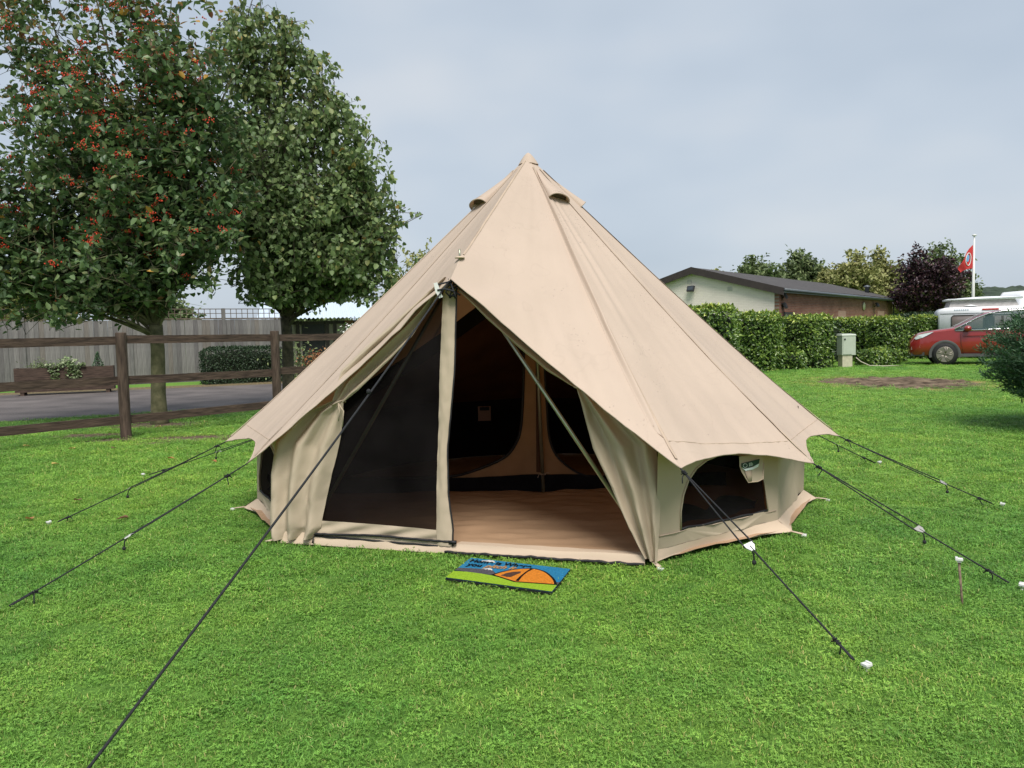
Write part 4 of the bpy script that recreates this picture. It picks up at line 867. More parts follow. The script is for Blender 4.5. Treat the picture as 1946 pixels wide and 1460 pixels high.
# ------------------------------------------------------------------ low building
M_WBRK = bpy.data.materials.new('white_brick'); M_RBRK = bpy.data.materials.new('red_brick')
for m, c1, c2, mo_, bp_ in ((M_WBRK, (.70, .635, .575), (.74, .675, .61), (.64, .58, .52), .25), (M_RBRK, (.20, .085, .055), (.27, .13, .085), (.24, .20, .17), .4)):
    m.use_nodes = True; n = m.node_tree.nodes; l = m.node_tree.links; b = n['Principled BSDF']; b.inputs['Roughness'].default_value = .85; b.inputs['Specular IOR Level'].default_value = .2
    tc = n.new('ShaderNodeTexCoord'); mpn = n.new('ShaderNodeMapping'); mpn.inputs['Rotation'].default_value = (R(90), 0, 0) if m is M_RBRK else (R(90), 0, R(90)); l.new(tc.outputs['Object'], mpn.inputs[0])
    br = n.new('ShaderNodeTexBrick'); br.inputs['Scale'].default_value = 1; br.inputs['Brick Width'].default_value = .225; br.inputs['Row Height'].default_value = .075; br.inputs['Mortar Size'].default_value = .006
    for k, c in zip(('Color1', 'Color2', 'Mortar'), (c1, c2, mo_)): br.inputs[k].default_value = (*c, 1)
    sxyz = n.new('ShaderNodeSeparateXYZ'); l.new(tc.outputs['Object'], sxyz.inputs[0]); cx = n.new('ShaderNodeCombineXYZ'); l.new(sxyz.outputs['X' if m is M_RBRK else 'Y'], cx.inputs[0]); l.new(sxyz.outputs['Z'], cx.inputs[1]); l.new(cx.outputs[0], br.inputs[0])
    nz = n.new('ShaderNodeTexNoise'); nz.inputs['Scale'].default_value = .9; nz.inputs['Detail'].default_value = 5; l.new(tc.outputs['Object'], nz.inputs[0])
    mr = n.new('ShaderNodeMapRange'); mr.inputs[1].default_value = .3; mr.inputs[2].default_value = .7; mr.inputs[3].default_value = .72 if m is M_RBRK else .93; mr.inputs[4].default_value = 1.15 if m is M_RBRK else 1.03; l.new(nz.outputs[0], mr.inputs[0])
    mu = n.new('ShaderNodeMix'); mu.data_type = 'RGBA'; mu.blend_type = 'MULTIPLY'; mu.inputs[0].default_value = 1; l.new(br.outputs[0], mu.inputs[6]); l.new(mr.outputs[0], mu.inputs[7]); l.new(mu.outputs[2], b.inputs['Base Color'])
    bp = n.new('ShaderNodeBump'); bp.inputs['Strength'].default_value = bp_; bp.inputs['Distance'].default_value = .02; bp.invert = True; l.new(br.outputs['Fac'], bp.inputs['Height']); l.new(bp.outputs[0], b.inputs['Normal'])
M_FASC = mat('fascia_brown', (.035, .026, .024), rough=.55, var=.15); M_RFLT = mat('roof_felt', (.055, .05, .05), rough=.9, var=.25, scale=3, bump=.4, bscale=30)
M_GUT = mat('gutter_grey', (.10, .115, .13), rough=.35, var=.1); M_WIN = mat('window_glass', (.03, .04, .05), rough=.08, var=.1, spec=.6)
bA = V(11.5, 33.0, 0); bdir = V(12.3, 15, 0).normalized(); brot = math.atan2(bdir.y, bdir.x)
bl = empty('low_brick_building', tuple(bA), brot); tag(bl, 'long low building with white painted gable, red brick side and shallow dark roof', 'building')
BL_, BW, BE, BR_ = 19.4, 7.9, 3.12, 4.22   # local x along the brick side, y back along the gable
MB().add([(0, .2, 0), (0, .2, BE), (0, BW/2, BR_), (0, BW-.2, BE), (0, BW-.2, 0), (.2, .2, 0), (.2, .2, BE), (.2, BW/2, BR_), (.2, BW-.2, BE), (.2, BW-.2, 0)], [(0, 1, 2, 3, 4), (9, 8, 7, 6, 5), (0, 5, 6, 1), (4, 3, 8, 9)]).build('gable_wall', M_WBRK, bl, False)
MB().box((BL_/2, .1, BE/2), (BL_, .2, BE)).build('brick_wall', M_RBRK, bl, False)
MB().box((BL_/2, BW-.1, BE/2), (BL_, .2, BE)).build('brick_wall', M_RBRK, bl, False)
MB().add([(BL_, .2, 0), (BL_, .2, BE), (BL_, BW/2, BR_), (BL_, BW-.2, BE), (BL_, BW-.2, 0)], [(0, 1, 2, 3, 4)]).build('gable_wall', M_RBRK, bl, False)
sl_ = (BR_-BE)/(BW/2)
for s in (0, 1):
    def rfp(u, v, s=s):
        y = lerp(-.28, BW/2, v); z = BE + sl_*y + .13; yy = y if s == 0 else BW-y; return V(lerp(-.22, BL_+.2, u), yy, z + .01*noise.noise(V(u*20, v*6, s)))
    ro = MB().grid(rfp, 30, 6).build('roof', M_RFLT, bl)
    fb = MB()
    def fa(x0):
        for y0, y1 in ((-.28, BW/2),):
            a = [(x0, y0, BE+sl_*y0-.17), (x0, y1, BE+sl_*y1-.17), (x0, y1, BE+sl_*y1+.145), (x0, y0, BE+sl_*y0+.145)]
            a = [(x, y if s == 0 else BW-y, z) for x, y, z in a]; fb.add(a + [(x+.05, y, z) for x, y, z in a], [(0, 1, 2, 3), (7, 6, 5, 4), (0, 3, 7, 4), (0, 4, 5, 1), (3, 2, 6, 7)])
    fa(-.26); fb.build('bargeboard', M_FASC, bl, False)
g_ = MB().tube([(-.2, -.33, BE-.02), (BL_+.15, -.33, BE-.06)], .065, 10).build('gutter', M_GUT, bl); MB().box((BL_/2, -.235, BE-.05), (BL_+.3, .03, .17)).build('fascia', M_GUT, bl, False)
MB().tube([(BL_-.1, -.08, BE-.1), (BL_-.1, -.08, .1)], .04, 8).build('downpipe', M_GUT, bl)
for x, w, h, top in ((1.05, 1.0, 1.1, 2.18), (5.3, .95, 1.0, 2.10)):
    o = MB().box((x, -.012, top-h/2), (w, .05, h)).build('window', M_FASC, bl, False)
    MB().box((x, -.03, top-h/2-.03), (w-.14, .03, h-.2)).build('pane', M_WIN, o, False)
for x, w, top in ((8.9, 1.3, 2.32), (16.6, 1.5, 2.38)):
    MB().box((x, -.005, top-.6), (w, .02, 1.2)).build('blocked_window', mat('pale_brick', (.34, .22, .165), rough=.9, var=.15, scale=14), bl, False)
o = MB().box((12.9, -.01, 1.0), (.95, .05, 2.1)).build('door', M_FASC, bl, False); MB().box((12.9, -.03, 1.55), (.6, .03, .8)).build('pane', M_WIN, o, False)
MB().lathe([(.0, -.05), (.22, -.045), (.22, 0), (0, .0)], (12.85, -.02, 2.62), 18, 'y').build('round_lamp', mat('lamp_cream', (.55, .52, .38), var=.05), bl)
def flood(loc, rz):
    e_ = MB().box((0, 0, 0), (.34, .10, .26)).build('floodlight', M_DARKM, bl, False); e_.location = loc; e_.rotation_euler = (R(-25), 0, rz)
    MB().box((0, -.056, 0), (.26, .012, .18)).build('lamp_glass', M_WIN, e_, False); MB().tube([(0, .05, 0), (0, .2, -.03)], .02, 6).build('bracket', M_DARKM, e_); return e_
flood((15.0, -.2, 2.72), 0); flood((-.2, BW/2+.05, 3.38), -math.pi/2); flood((.35, -.16, 2.86), .3); flood((.4, -.12, 2.45), .2)
for y, z in ((2.2, 3.28), (BW/2+.2, 3.7), (5.9, 3.25)): MB().box((-.006, y, z), (.02, .22, .18)).build('air_brick', mat('vent_cream', (.46, .44, .40), var=.1), bl, False)
MB().lathe([(.12, 0), (.12, .34), (.20, .36), (.20, .42), (0, .5)], (BL_-1.2, 1.2, BE+sl_*1.2+.1), 12).build('flue', M_GUT, bl)

# ------------------------------------------------------------------ utility box
ub = empty('utility_box', (12.16, 27.9, 0), .12); tag(ub, 'pale grey-green electricity hook-up box on a post in front of the hedge', 'utility box')
M_UB = mat('box_grp', (.40, .44, .37), rough=.5, var=.06, scale=5)
MB().box((-.04, 0, .23), (.38, .30, .5)).build('pedestal', mat('pedestal_cream', (.46, .43, .32), rough=.7, var=.12, scale=8), ub, False)
MB().box((0, 0, .80), (.52, .36, .70)).build('cabinet', M_UB, ub, False); MB().box((-.06, -.188, .80), (.34, .014, .64)).build('door', M_UB, ub, False)
MB().add([(-.28, -.20, 1.15), (.28, -.20, 1.15), (.28, .2, 1.15), (-.28, .2, 1.15), (-.26, -.16, 1.20), (.26, -.16, 1.20), (.26, .18, 1.22), (-.26, .18, 1.22)], [(3, 2, 1, 0), (4, 5, 6, 7), (0, 1, 5, 4), (1, 2, 6, 5), (2, 3, 7, 6), (3, 0, 4, 7)]).build('lid', M_UB, ub, False)
MB().lathe([(.03, -.02), (.03, 0)], (-.17, -.20, 1.02), 10, 'y').build('lock', M_DARKM, ub)
o = MB().tube([V(12.45, 27.75, .35), V(12.6, 27.7, .2), V(12.9, 27.65, .05), V(13.4, 27.6, .03), V(14.0, 27.5, .03), V(13.2, 27.4, .03)], .02, 6).build('cable', mat('cable_grey', (.42, .38, .30), var=.1)); tag(o, 'pale cable trailing on the grass from the utility box', 'cable')

# ------------------------------------------------------------------ car
car = empty('red_car', (15.09, 29.16, 0), -.42); tag(car, 'dark red crossover car parked on the grass, its rear hidden by a bush', 'car')
M_CAR = mat('car_paint', (.24, .014, .013), rough=.28, var=.03, spec=.5, coat=.8); M_CLAD = mat('grey_cladding', (.07, .07, .072), rough=.6, var=.1); M_CGL = mat('car_glass', (.10, .16, .16), rough=.04, var=.05, spec=.8, alpha=.6)
M_TYRE = mat('tyre_rubber', (.015, .015, .016), rough=.8, var=.2); M_RIM = mat('rim_silver', (.22, .20, .17), rough=.4, var=.08, metal=.5); M_CHR = mat('chrome', (.75, .76, .78), rough=.12, var=.02, metal=1)
K = 1.12
LX = [0, .12, .28, .55, .9, 1.25, 1.55, 1.85, 2.2, 2.6, 3.2, 3.7, 4.0, 4.25, 4.45]
ZB = [.34, .30, .30, .30, .30, .28, .27, .27, .27, .27, .27, .28, .32, .38, .45]
ZW = [.70, .86, .98, 1.04, 1.07, 1.09, 1.10, 1.11, 1.12, 1.13, 1.15, 1.17, 1.18, 1.16, 1.05]      # waistline
ZT = [.74, .92, 1.04, 1.10, 1.15, 1.19, 1.35, 1.52, 1.66, 1.73, 1.75, 1.72, 1.67, 1.46, 1.10]        # roof / bonnet line
HW = [.66, .82, .88, .90, .91, .91, .91, .91, .91, .91, .91, .91, .89, .86, .78]
def sec(i):
    w, b, zw, zt = HW[i], ZB[i], ZW[i], ZT[i]; cab = max(0, zt-zw-.1); tw = w*.97 - cab*.38
    return [(w*.80, b), (w*.97, b+.06), (w*1.0, lerp(b, zw, .45)), (w*1.0, lerp(b, zw, .72)), (w*.97, zw), (lerp(w*.97, tw, .5), lerp(zw, zt-.05, .5)), (tw, zt-.05), (tw-.07, zt-.008), (0, zt+.015*min(1, cab*3+.6))]
def carmesh(rows, nm, m, par, xs=LX):
    half = [[V(xs[i]*K, -y*K, z*K) for y, z in sec(i)] for i in range(len(xs))]
    mb = MB(); n_ = 9
    full = [[p for p in h[r[0]:r[1]+1]] for h in half for r in (rows,)]
    k = rows[1]-rows[0]+1
    for sgn in (1, -1):
        mb.add([V(p.x, p.y*sgn, p.z) for h in full for p in h], [((i*k+j, (i+1)*k+j, (i+1)*k+j+1, i*k+j+1) if sgn > 0 else (i*k+j+1, (i+1)*k+j+1, (i+1)*k+j, i*k+j)) for i in range(len(xs)-1) for j in range(k-1)])
    return mb.build(nm, m, par)
body = MB()
half = [[V(LX[i]*K, -y*K, z*K) for y, z in sec(i)] for i in range(len(LX))]
wheel_x = (.98, 3.62)
for sgn in (1, -1):
    vs = [V(p.x, p.y*sgn, p.z) for h in half for p in h]; fs = []
    for i in range(len(LX)-1):
        for j in range(8):
            if 4 <= j <= 5 and 5 <= i <= 11: continue          # side glass
            fs.append((i*9+j, (i+1)*9+j, (i+1)*9+j+1, i*9+j+1) if sgn > 0 else (i*9+j+1, (i+1)*9+j+1, (i+1)*9+j, i*9+j))
    body.add(vs, fs)
    for ii in (0, len(LX)-1): body.add([V(p.x, p.y*sgn, p.z) for p in half[ii]] + [V(half[ii][0].x, 0, half[ii][0].z)], [tuple(range(10))])
bo = body.build('body', M_CAR, car)
gl = MB()
for sgn in (1, -1):
    vs = [V(p.x, p.y*sgn*.985, p.z) for h in half for p in h[4:7]]; gl.add(vs, [(i*3+j, (i+1)*3+j, (i+1)*3+j+1, i*3+j+1) for i in range(5, 12) for j in range(2)])
gl.build('side_window', M_CGL, bo)
MB().grid(lambda u, v: V((lerp(1.28, 2.12, v))*K, lerp(-.70, .70, u)*K, (lerp(1.205, 1.635, v)+.03+.02*math.sin(math.pi*u))*K), 8, 6).build('windscreen', M_CGL, bo)
for sgn in (-1, 1):
    y = sgn*.925*K
    MB().tube([V(1.28*K, y*.97, 1.10*K), V(2.2*K, y*.985, 1.125*K), V(3.9*K, y*.975, 1.185*K)], .018, 6).build('chrome_strip', M_CHR, bo)
    pts = [half[i][6] for i in range(5, 13)]; MB().tube([V(p.x, p.y*(1 if sgn < 0 else -1)*1.012, p.z+.022) for p in pts], .022, 6).build('roof_trim', M_CHR, bo)
    MB().box((2.56*K, y*.93, 1.36*K), (.07, .03, .42)).build('door_pillar', M_CLAD, bo, False)
    MB().tube([V(1.42*K, y*1.004, 1.06*K), V(1.43*K, y*1.006, .7*K), V(1.5*K, y*.99, .36*K)], .006, 5).build('door_gap', M_DARKM, bo)
    MB().tube([V(2.62*K, y*1.004, 1.08*K), V(2.62*K, y*1.006, .7*K), V(2.6*K, y*.99, .36*K)], .006, 5).build('door_gap', M_DARKM, bo)
    MB().tube([V(2.30*K, y*1.02, 1.0*K), V(2.42*K, y*1.03, 1.005*K), V(2.56*K, y*1.02, 1.01*K)], [.014, .02, .014], 6).build('door_handle', M_CAR, bo)
    MB().tube([V(1.5*K, y*1.0, .92*K), V(2.4*K, y*1.012, .96*K), V(3.4*K, y*1.006, 1.0*K)], .014, 6).build('crease', M_CAR, bo)
    m_ = MB(); m_.grid(lambda u, v: V((1.60 + .11*math.cos(2*math.pi*u)*math.sin(math.pi*v))*K, y*1.10 + .13*math.cos(math.pi*v), (1.17 + .095*math.sin(2*math.pi*u)*math.sin(math.pi*v))*K), 14, 8); mr_ = m_.build('mirror', M_CAR, bo)
    MB().box((1.56*K, y*1.02, 1.10*K), (.16, .16, .05)).build('mirror_foot', M_DARKM, mr_, False)
    hp = [(.10, .88), (.22, .99), (.42, 1.05), (.66, 1.085), (.50, .985), (.34, .90), (.16, .84)]
    def hl(x, z, d): 
        w = np.interp(x, LX, HW)*K*1.0 + d; return V(x*K, sgn*w*.985, z*K)
    MB().prism(hp, hl, .022).build('headlight', mat('headlight_glass', (.62, .66, .70), rough=.08, var=.1, spec=.8, scale=12), bo, False)
    MB().prism([(.03, .60), (.26, .66), (.27, .58), (.04, .50)], hl, .016).build('fog_light', mat('headlight_glass', (0, 0, 0)), bo, False)
    MB().prism([(.02, .30), (.40, .31), (.40, .42), (.02, .40)], hl, .018).build('bumper_cladding', M_CLAD, bo, False)
    MB().prism([(1.42, .27), (3.2, .27), (3.2, .36), (1.42, .37)], hl, .016).build('sill_cladding', M_CLAD, bo, False)
    for wx in wheel_x:
        arc_ = [(wx+.455*math.cos(R(a)), .34+.47*math.sin(R(a))) for a in range(-12, 193, 12)]; inn = [(wx+.37*math.cos(R(a)), .34+.375*math.sin(R(a))) for a in range(192, -13, -12)]
        m_ = MB(); ring_ = arc_; n_ = len(ring_)
        vs = [V(x*K, sgn*(.918*K), z*K) for x, z in arc_] + [V(x*K, sgn*(.935*K), z*K) for x, z in [(wx+.41*math.cos(R(a)), .34+.42*math.sin(R(a))) for a in range(-12, 193, 12)]] + [V(x*K, sgn*(.915*K), z*K) for x, z in reversed(inn)]
        m_.add(vs, [(q*n_+i, q*n_+i+1, (q+1)*n_+i+1, (q+1)*n_+i) for q in range(2) for i in range(n_-1)]); m_.build('wheel_arch', M_CLAD, bo)
        MB().prism([(wx+.385*math.cos(R(a)), .345+.39*math.sin(R(a))) for a in range(0, 360, 15)], lambda x, z, d: V(x*K, sgn*(.919*K - .0 - d), z*K), .02).build('arch_liner', M_TYRE, bo)
        wh = empty('wheel'); wh.parent = car; wh.location = (wx*K, sgn*.80*K, .345*K)
        MB().lathe([(.22, -.12), (.30, -.125), (.335, -.10), (.345, -.05), (.345, .05), (.335, .10), (.30, .125), (.22, .12)], (0, 0, 0), 36, 'y').build('tyre', M_TYRE, wh)
        wh.scale = (K, K, K); yy = sgn*.128
        rm = MB(); rm.lathe([(.235, -.01), (.25, -.012), (.25, .012), (.235, .01)], (0, yy, 0), 36, 'y')
        for q in range(5):
            for w_ in (-.16, .16):
                a = 2*math.pi*q/5 + w_; rm.tube([V(.04*math.cos(a), yy, .04*math.sin(a)), V(.13*math.cos(a+.06), yy+sgn*.008, .13*math.sin(a+.06)), V(.235*math.cos(a+.2), yy, .235*math.sin(a+.2))], [.022, .018, .022], 6)
        rm.lathe([(0, -.012), (.055, -.012), (.055, .012), (0, .014)], (0, yy, 0), 16, 'y'); rm.build('rim', M_RIM, wh)
        MB().lathe([(0, -.005), (.235, -.005), (.235, .005), (0, .005)], (0, sgn*.10, 0), 24, 'y').build('brake_disc', M_DARKM, wh)
MB().box((2.2*K, 0, .36*K), (3.9*K, 1.55*K, .12)).build('underbody', M_DARKM, car, False)
for y in (-.37, .37): MB().box((2.05*K, y*K, .95*K), (.42, .48, .5)).box((2.28*K, y*K, 1.27*K), (.14, .46, .55)).box((2.31*K, y*K, 1.55*K), (.1, .26, .16)).build('seat', M_DARKM, car, False)

# ------------------------------------------------------------------ caravan, awning, flagpole
M_CVW = mat('caravan_white', (.74, .76, .78), rough=.35, var=.03); M_CVG = mat('caravan_window', (.33, .27, .26), rough=.12, var=.12, spec=.6, scale=2)
cv = empty('white_caravan', (18.81, 33.97, 0), -.40); cv.scale = (1, 1, .96); tag(cv, 'white caravan with raised pop-top roof parked behind the red car', 'caravan')
def rbox(x0, x1, y0, y1, z0, z1, r, seg=5):
    prof = []
    for cx_, cz_, a0 in ((x1-r, z1-r, 0), (x0+r, z1-r, 90)): prof += [(cx_+r*math.cos(R(a0+90*i/seg)), cz_+r*math.sin(R(a0+90*i/seg))) for i in range(seg+1)]
    prof += [(x0, z0), (x1, z0)]; m_ = MB(); n_ = len(prof)
    return m_.add([(x, y0, z) for x, z in prof] + [(x, y1, z) for x, z in prof], [tuple(range(n_-1, -1, -1)), tuple(range(n_, 2*n_))] + [(i, (i+1) % n_, n_+(i+1) % n_, n_+i) for i in range(n_)])
rbox(-.02, 5.6, -1.05, 1.05, .45, 2.28, .28).build('shell', M_CVW, cv)
MB().add([(.35, -.85, 2.28), (2.9, -.85, 2.28), (2.9, .85, 2.28), (.35, .85, 2.28), (.45, -.80, 2.60), (2.75, -.80, 2.64), (2.75, .80, 2.64), (.45, .80, 2.60)], [(0, 1, 5, 4), (1, 2, 6, 5), (2, 3, 7, 6), (3, 0, 4, 7)]).build('roof_bellows', mat('bellows_grey', (.40, .38, .37), rough=.8, var=.15, bump=.5, bscale=10), cv, False)
MB().grid(lambda u, v: V(lerp(.28, 3.05, u), lerp(-.95, .95, v), 2.62 + .05*u + .10*math.sin(math.pi*u)**.5*math.sin(math.pi*v)**.4), 16, 8).box((1.66, 0, 2.63), (2.74, 1.86, .07)).build('pop_top', M_CVW, cv)
o = rbox(.42, 4.9, -1.075, -1.05, .95, 1.93, .10).build('window', M_CVG, cv); MB().tube([(.42, -1.085, .95), (.42, -1.085, 1.86), (.5, -1.085, 1.93), (4.8, -1.085, 1.93)], .02, 6).build('window_frame', M_CLAD, o)
MB().box((1.85, -1.06, 2.17), (.60, .03, .06)).build('marker_light', mat('marker_red', (.50, .03, .02), rough=.3, var=.1), cv, False)
MB().tube([(0, -1.06, 2.02), (5.5, -1.06, 2.02)], .014, 6).build('body_rail', mat('rail_grey', (.42, .44, .46), var=.05), cv)
for x0 in (.55, .63, .71, .79, .87, .95, 1.03): MB().box((x0, -1.056, 2.165), (.055, .008, .045)).build('lettering', mat('pale_blue_print', (.38, .46, .54), var=.05), cv, False)
for x0 in np.arange(2.6, 3.2, .085): MB().box((x0, -1.056, 2.185), (.06, .008, .022)).build('lettering', mat('pale_grey_print', (.55, .56, .57), var=.05), cv, False)
MB().grid(lambda u, v: V(1.15+.28*math.cos(2*math.pi*u)*v, -.92+.1*math.sin(2*math.pi*u)*v, 2.33+.06*(1-v)), 14, 3).build('roof_vent', M_CVW, cv)
for x in (2.4,): MB().lathe([(.1, -.08), (.32, -.09), (.32, .09), (.1, .08)], (x, -.9, .32), 20, 'y').build('wheel', M_TYRE, cv)
o = empty('white_van', (22.0, 34.5, 0)); tag(o, 'rounded white vehicle roof just beyond the caravan at the right edge', 'van')
MB().grid(lambda u, v: V(lerp(0, 5, u), lerp(-1.1, 1.1, v), .4 + 2.48*min(1, (4*u*(1-u)*3.0)**.35)*min(1, (4*v*(1-v)*2)**.3)), 30, 14).build('shell', M_CVW, o)
fp = empty('flagpole', (24.0, 40.0, 0)); tag(fp, 'tall slim white flagpole standing behind the caravan', 'flagpole')
MB().tube([(0, 0, 0), (0, 0, 3), (.02, 0, 6.0)], [.10, .075, .035], 10).build('pole', M_PLAS, fp); MB().lathe([(.02, 0), (.10, .04), (.11, .09), (.0, .13)], (.02, 0, 5.98), 12).build('finial', M_PLAS, fp)
fg = empty('red_flag', (23.93, 39.95, 5.55)); tag(fg, 'limp red flag with a blue and white emblem hanging from the flagpole', 'flag')
def flag(u, v):      # hoist at u=0, fly drooping
    x = -.66*u**.8 - .06*u*math.sin(v*5); z = -.25*u - 1.2*v*(1-.72*u) - .62*u - .2*u*u; return V(x, .10*math.sin(u*7+v*2)*u, z + (.40*u if v < .02 else 0)*0)
M_FLAG = mat('flag_red', (.62, .05, .05), rough=.75, var=.12, transl=.3)
MB().grid(flag, 24, 18).build('cloth', M_FLAG, fg)
def fl2(c, rx, ry, o_=.02, n_=20): return [flag(c[0]+rx*math.cos(2*math.pi*i/n_), c[1]+ry*math.sin(2*math.pi*i/n_)) - V(0, o_, 0) for i in range(n_)]
MB().tube(fl2((.30, .5), .20, .32) + fl2((.30, .5), .20, .32)[:2], .022, 5).build('emblem_ring', M_PLAS, fg)
MB().add(fl2((.32, .42), .13, .18, .03), [tuple(range(20))]).build('emblem_patch', mat('emblem_blue', (.12, .30, .50), var=.05), fg)

# ------------------------------------------------------------------ cottage kiosk beyond the lime tree
ks = empty('garden_building', (-6.6, 31.0, 0), .25); tag(ks, 'small timbered building with pale corrugated roof and brick pier behind the fence', 'building')
M_CORR = mat('corrugated_pale', (.50, .58, .66), rough=.4, var=.06)
MB().grid(lambda u, v: V(lerp(-3.4, 2.6, u), lerp(-.5, 2.6, v), 2.28+.75*v + .025*math.sin(u*6.0*2*math.pi/.16)), 240, 2).build('roof', M_CORR, ks)
MB().box((-.4, .55, 1.1), (5.8, .1, 2.2)).build('wall', mat('wall_cream', (.40, .36, .31), var=.1), ks, False)
for x in (-3.2, -1.9, -.75, -.45, .55, 1.95): MB().box((x, .44, 1.1), (.14, .12, 2.2)).build('timber', M_FASC, ks, False)
MB().box((-.4, .46, 2.12), (5.8, .08, .12)).build('timber', M_FASC, ks, False); MB().box((-1.3, .48, 1.2), (.9, .06, 1.9)).build('doorway', M_DARKM, ks, False)
MB().box((.12, .40, 1.1), (.34, .22, 2.2)).build('brick_pier', M_RBRK, ks, False)
o = MB().box((1.2, .47, 1.5), (1.0, .06, 1.0)).build('window', M_FASC, ks, False); MB().box((1.2, .43, 1.5), (.86, .03, .86)).build('pane', M_WIN, o, False)
o = empty('information_sign', tuple(V(-6.55, 29.6, 0)), .25); tag(o, 'narrow white and blue sign on a post beside the tent roof', 'sign')
MB().box((0, 0, .75), (.34, .05, 1.5)).build('post', mat('wall_cream', (0, 0, 0)), o, False); sb = MB().box((.03, -.035, .95), (.22, .02, .62)).build('board', M_PLAS, o, False); MB().box((.03, -.048, .76), (.2, .006, .16)).build('blue_print', mat('sign_blue', (.10, .42, .72), var=.05), sb, False)
for q in (-.045, .03): MB().box((.03+q, -.048, 1.06), (.05, .006, .035)).build('grey_print', mat('rail_grey', (0, 0, 0)), sb, False)
hbk = plant('hanging_basket', 'hanging basket of white flowers under the corrugated roof', 'flower basket', (-6.05, 29.9, 1.72), lambda: (rr.gauss(0, .2), rr.gauss(0, .14), abs(rr.gauss(.02, .12))), 260, .09, .9, leafmat('leaf_petunia', [(0, (.06, .13, .03)), (.45, (.10, .2, .05)), (.5, (.75, .75, .70)), (1, (.85, .85, .82))]), stems=False)
MB().lathe([(.05, -.22), (.17, -.12), (.2, 0)], (0, 0, 0), 14).build('bowl', M_DARKM, hbk); MB().tube([(0, 0, 0), (0, 0, .6)], .008, 5).build('chain', M_DARKM, hbk)
plant('rust_shrub', 'rust-orange leaved shrub behind the rail fence by the lime trunk', 'shrub', (-6.55, 26.4, 0), lambda: (rr.gauss(0, .28), rr.gauss(0, .22), abs(rr.gauss(.72, .18))), 420, .09, .6, leafmat('leaf_rust', [(0, (.20, .07, .03)), (.6, (.36, .15, .06)), (1, (.45, .26, .12))]))
plant('leafy_shrub', 'mixed green shrub with upright leaves under the lime tree', 'shrub', (-7.6, 26.6, 0), lambda: (rr.gauss(0, .4), rr.gauss(0, .25), abs(rr.gauss(.6, .4))), 700, .14, .35, LM_BG)
plant('yellow_flower_plant', 'low yellow-orange flowering plant behind the rail fence near the tent', 'plant', (-5.9, 22.0, 0), lambda: (rr.gauss(0, .2), rr.gauss(0, .15), abs(rr.gauss(.25, .1))), 200, .08, .8, LM_YEL)

# ------------------------------------------------------------------ background trees
def ball(cx_, cy_, cz_, rx, ry, rz, seed, extra=()): return blobs([(cx_, cy_, cz_, rx, ry, rz)] + list(extra), seed, .5)
GB = 'trees on the skyline behind the low building'
tree('purple_tree', 'rounded dark purple-leaved tree beside the flagpole', (25.0, 47.0, 0), 1.6, .2, ball(25.3, 47, 4.3, 2.55, 2.2, 2.4, 11, [(24.6, 47, 5.5, 1.9, 1.7, 1.4), (26.2, 47, 5.2, 1.7, 1.6, 1.3), (26.8, 47, 3.9, 1.7, 1.6, 1.7), (24.2, 46.6, 3.5, 1.7, 1.5, 1.7)]), 12, 10, 2200, (9, .18, .75), LM_PURPLE, M_BARK2, clump=.36, seed=12)
tree('green_tree', 'green tree rising behind the purple tree and the flag', (29.0, 52.0, 0), 2, .2, ball(29.0, 52, 4.8, 2.2, 2, 2.3, 13, [(28.6, 52, 6.2, 1.3, 1.3, 1.2), (29.8, 51.5, 3.4, 2, 2, 1.6)]), 9, 8, 1100, (8, .22, .7), LM_BG, M_BARK2, clump=.4, seed=14)
for i, (x, y, h, r, lm, lb, nm) in enumerate([
    (23.0, 72, 9.0, 3.0, LM_BG, 'dark bushy tree at the left end of the skyline trees above the roof', 'skyline_tree'),
    (27.8, 74, 8.8, 3.4, LM_BG, 'mid green skyline tree next to the dark bushy tree', 'skyline_tree'),
    (31.0, 70, 8.2, 3.4, LM_YEL, 'yellow-green tree in the middle of the skyline behind the roof', 'willow_tree'),
    (34.8, 72, 8.8, 2.9, LM_YEL, 'thin pale willow standing left of the purple tree', 'willow_tree'),
    (19.5, 73, 7.8, 2.4, LM_YEL, 'thin brownish treetop just above the building ridge', 'skyline_tree'),
    (33.0, 62, 5.4, 2.6, LM_YEL, 'yellow-green shrub mass right behind the end of the brick building', 'skyline_tree')]):
    tree(nm, lb, (x, y, 0), 2, .22, ball(x, y, h*.60, r, r, h*.42, 30+i, [(x, y, h*.82, r*.75, r*.75, h*.2), (x-r*.5, y, h*.5, r*.7, r*.7, h*.36), (x+r*.5, y, h*.48, r*.7, r*.7, h*.36)]), 12, 12, 2400, (9, .34, .6), lm, M_BARK2, GB, clump=.5, seed=40+i)
for i, (x, y, h, r, lm, lb) in enumerate([
    (-5.2, 38, 5.8, 2.6, LM_YEL, 'yellow-green tree showing between the lime crown and the tent roof'),
    (-10.5, 40, 5.0, 2.6, LM_BG, 'green tree behind the small corrugated building'),
    (-24, 36, 6.2, 3.2, LM_YEL, 'yellow-green tree far left behind the berry tree'),
    (-17.5, 38, 4.0, 2.3, LM_BG, 'low green tree behind the trellis fence')]):
    tree('garden_tree', lb, (x, y, 0), 1.6, .18, ball(x, y, h*.6, r, r*.8, h*.42, 60+i, [(x+r*.4, y, h*.45, r*.8, r*.7, h*.36)]), 9, 8, 1200, (8, .22, .6), lm, M_BARK2, 'trees beyond the grey fence', clump=.42, seed=70+i)
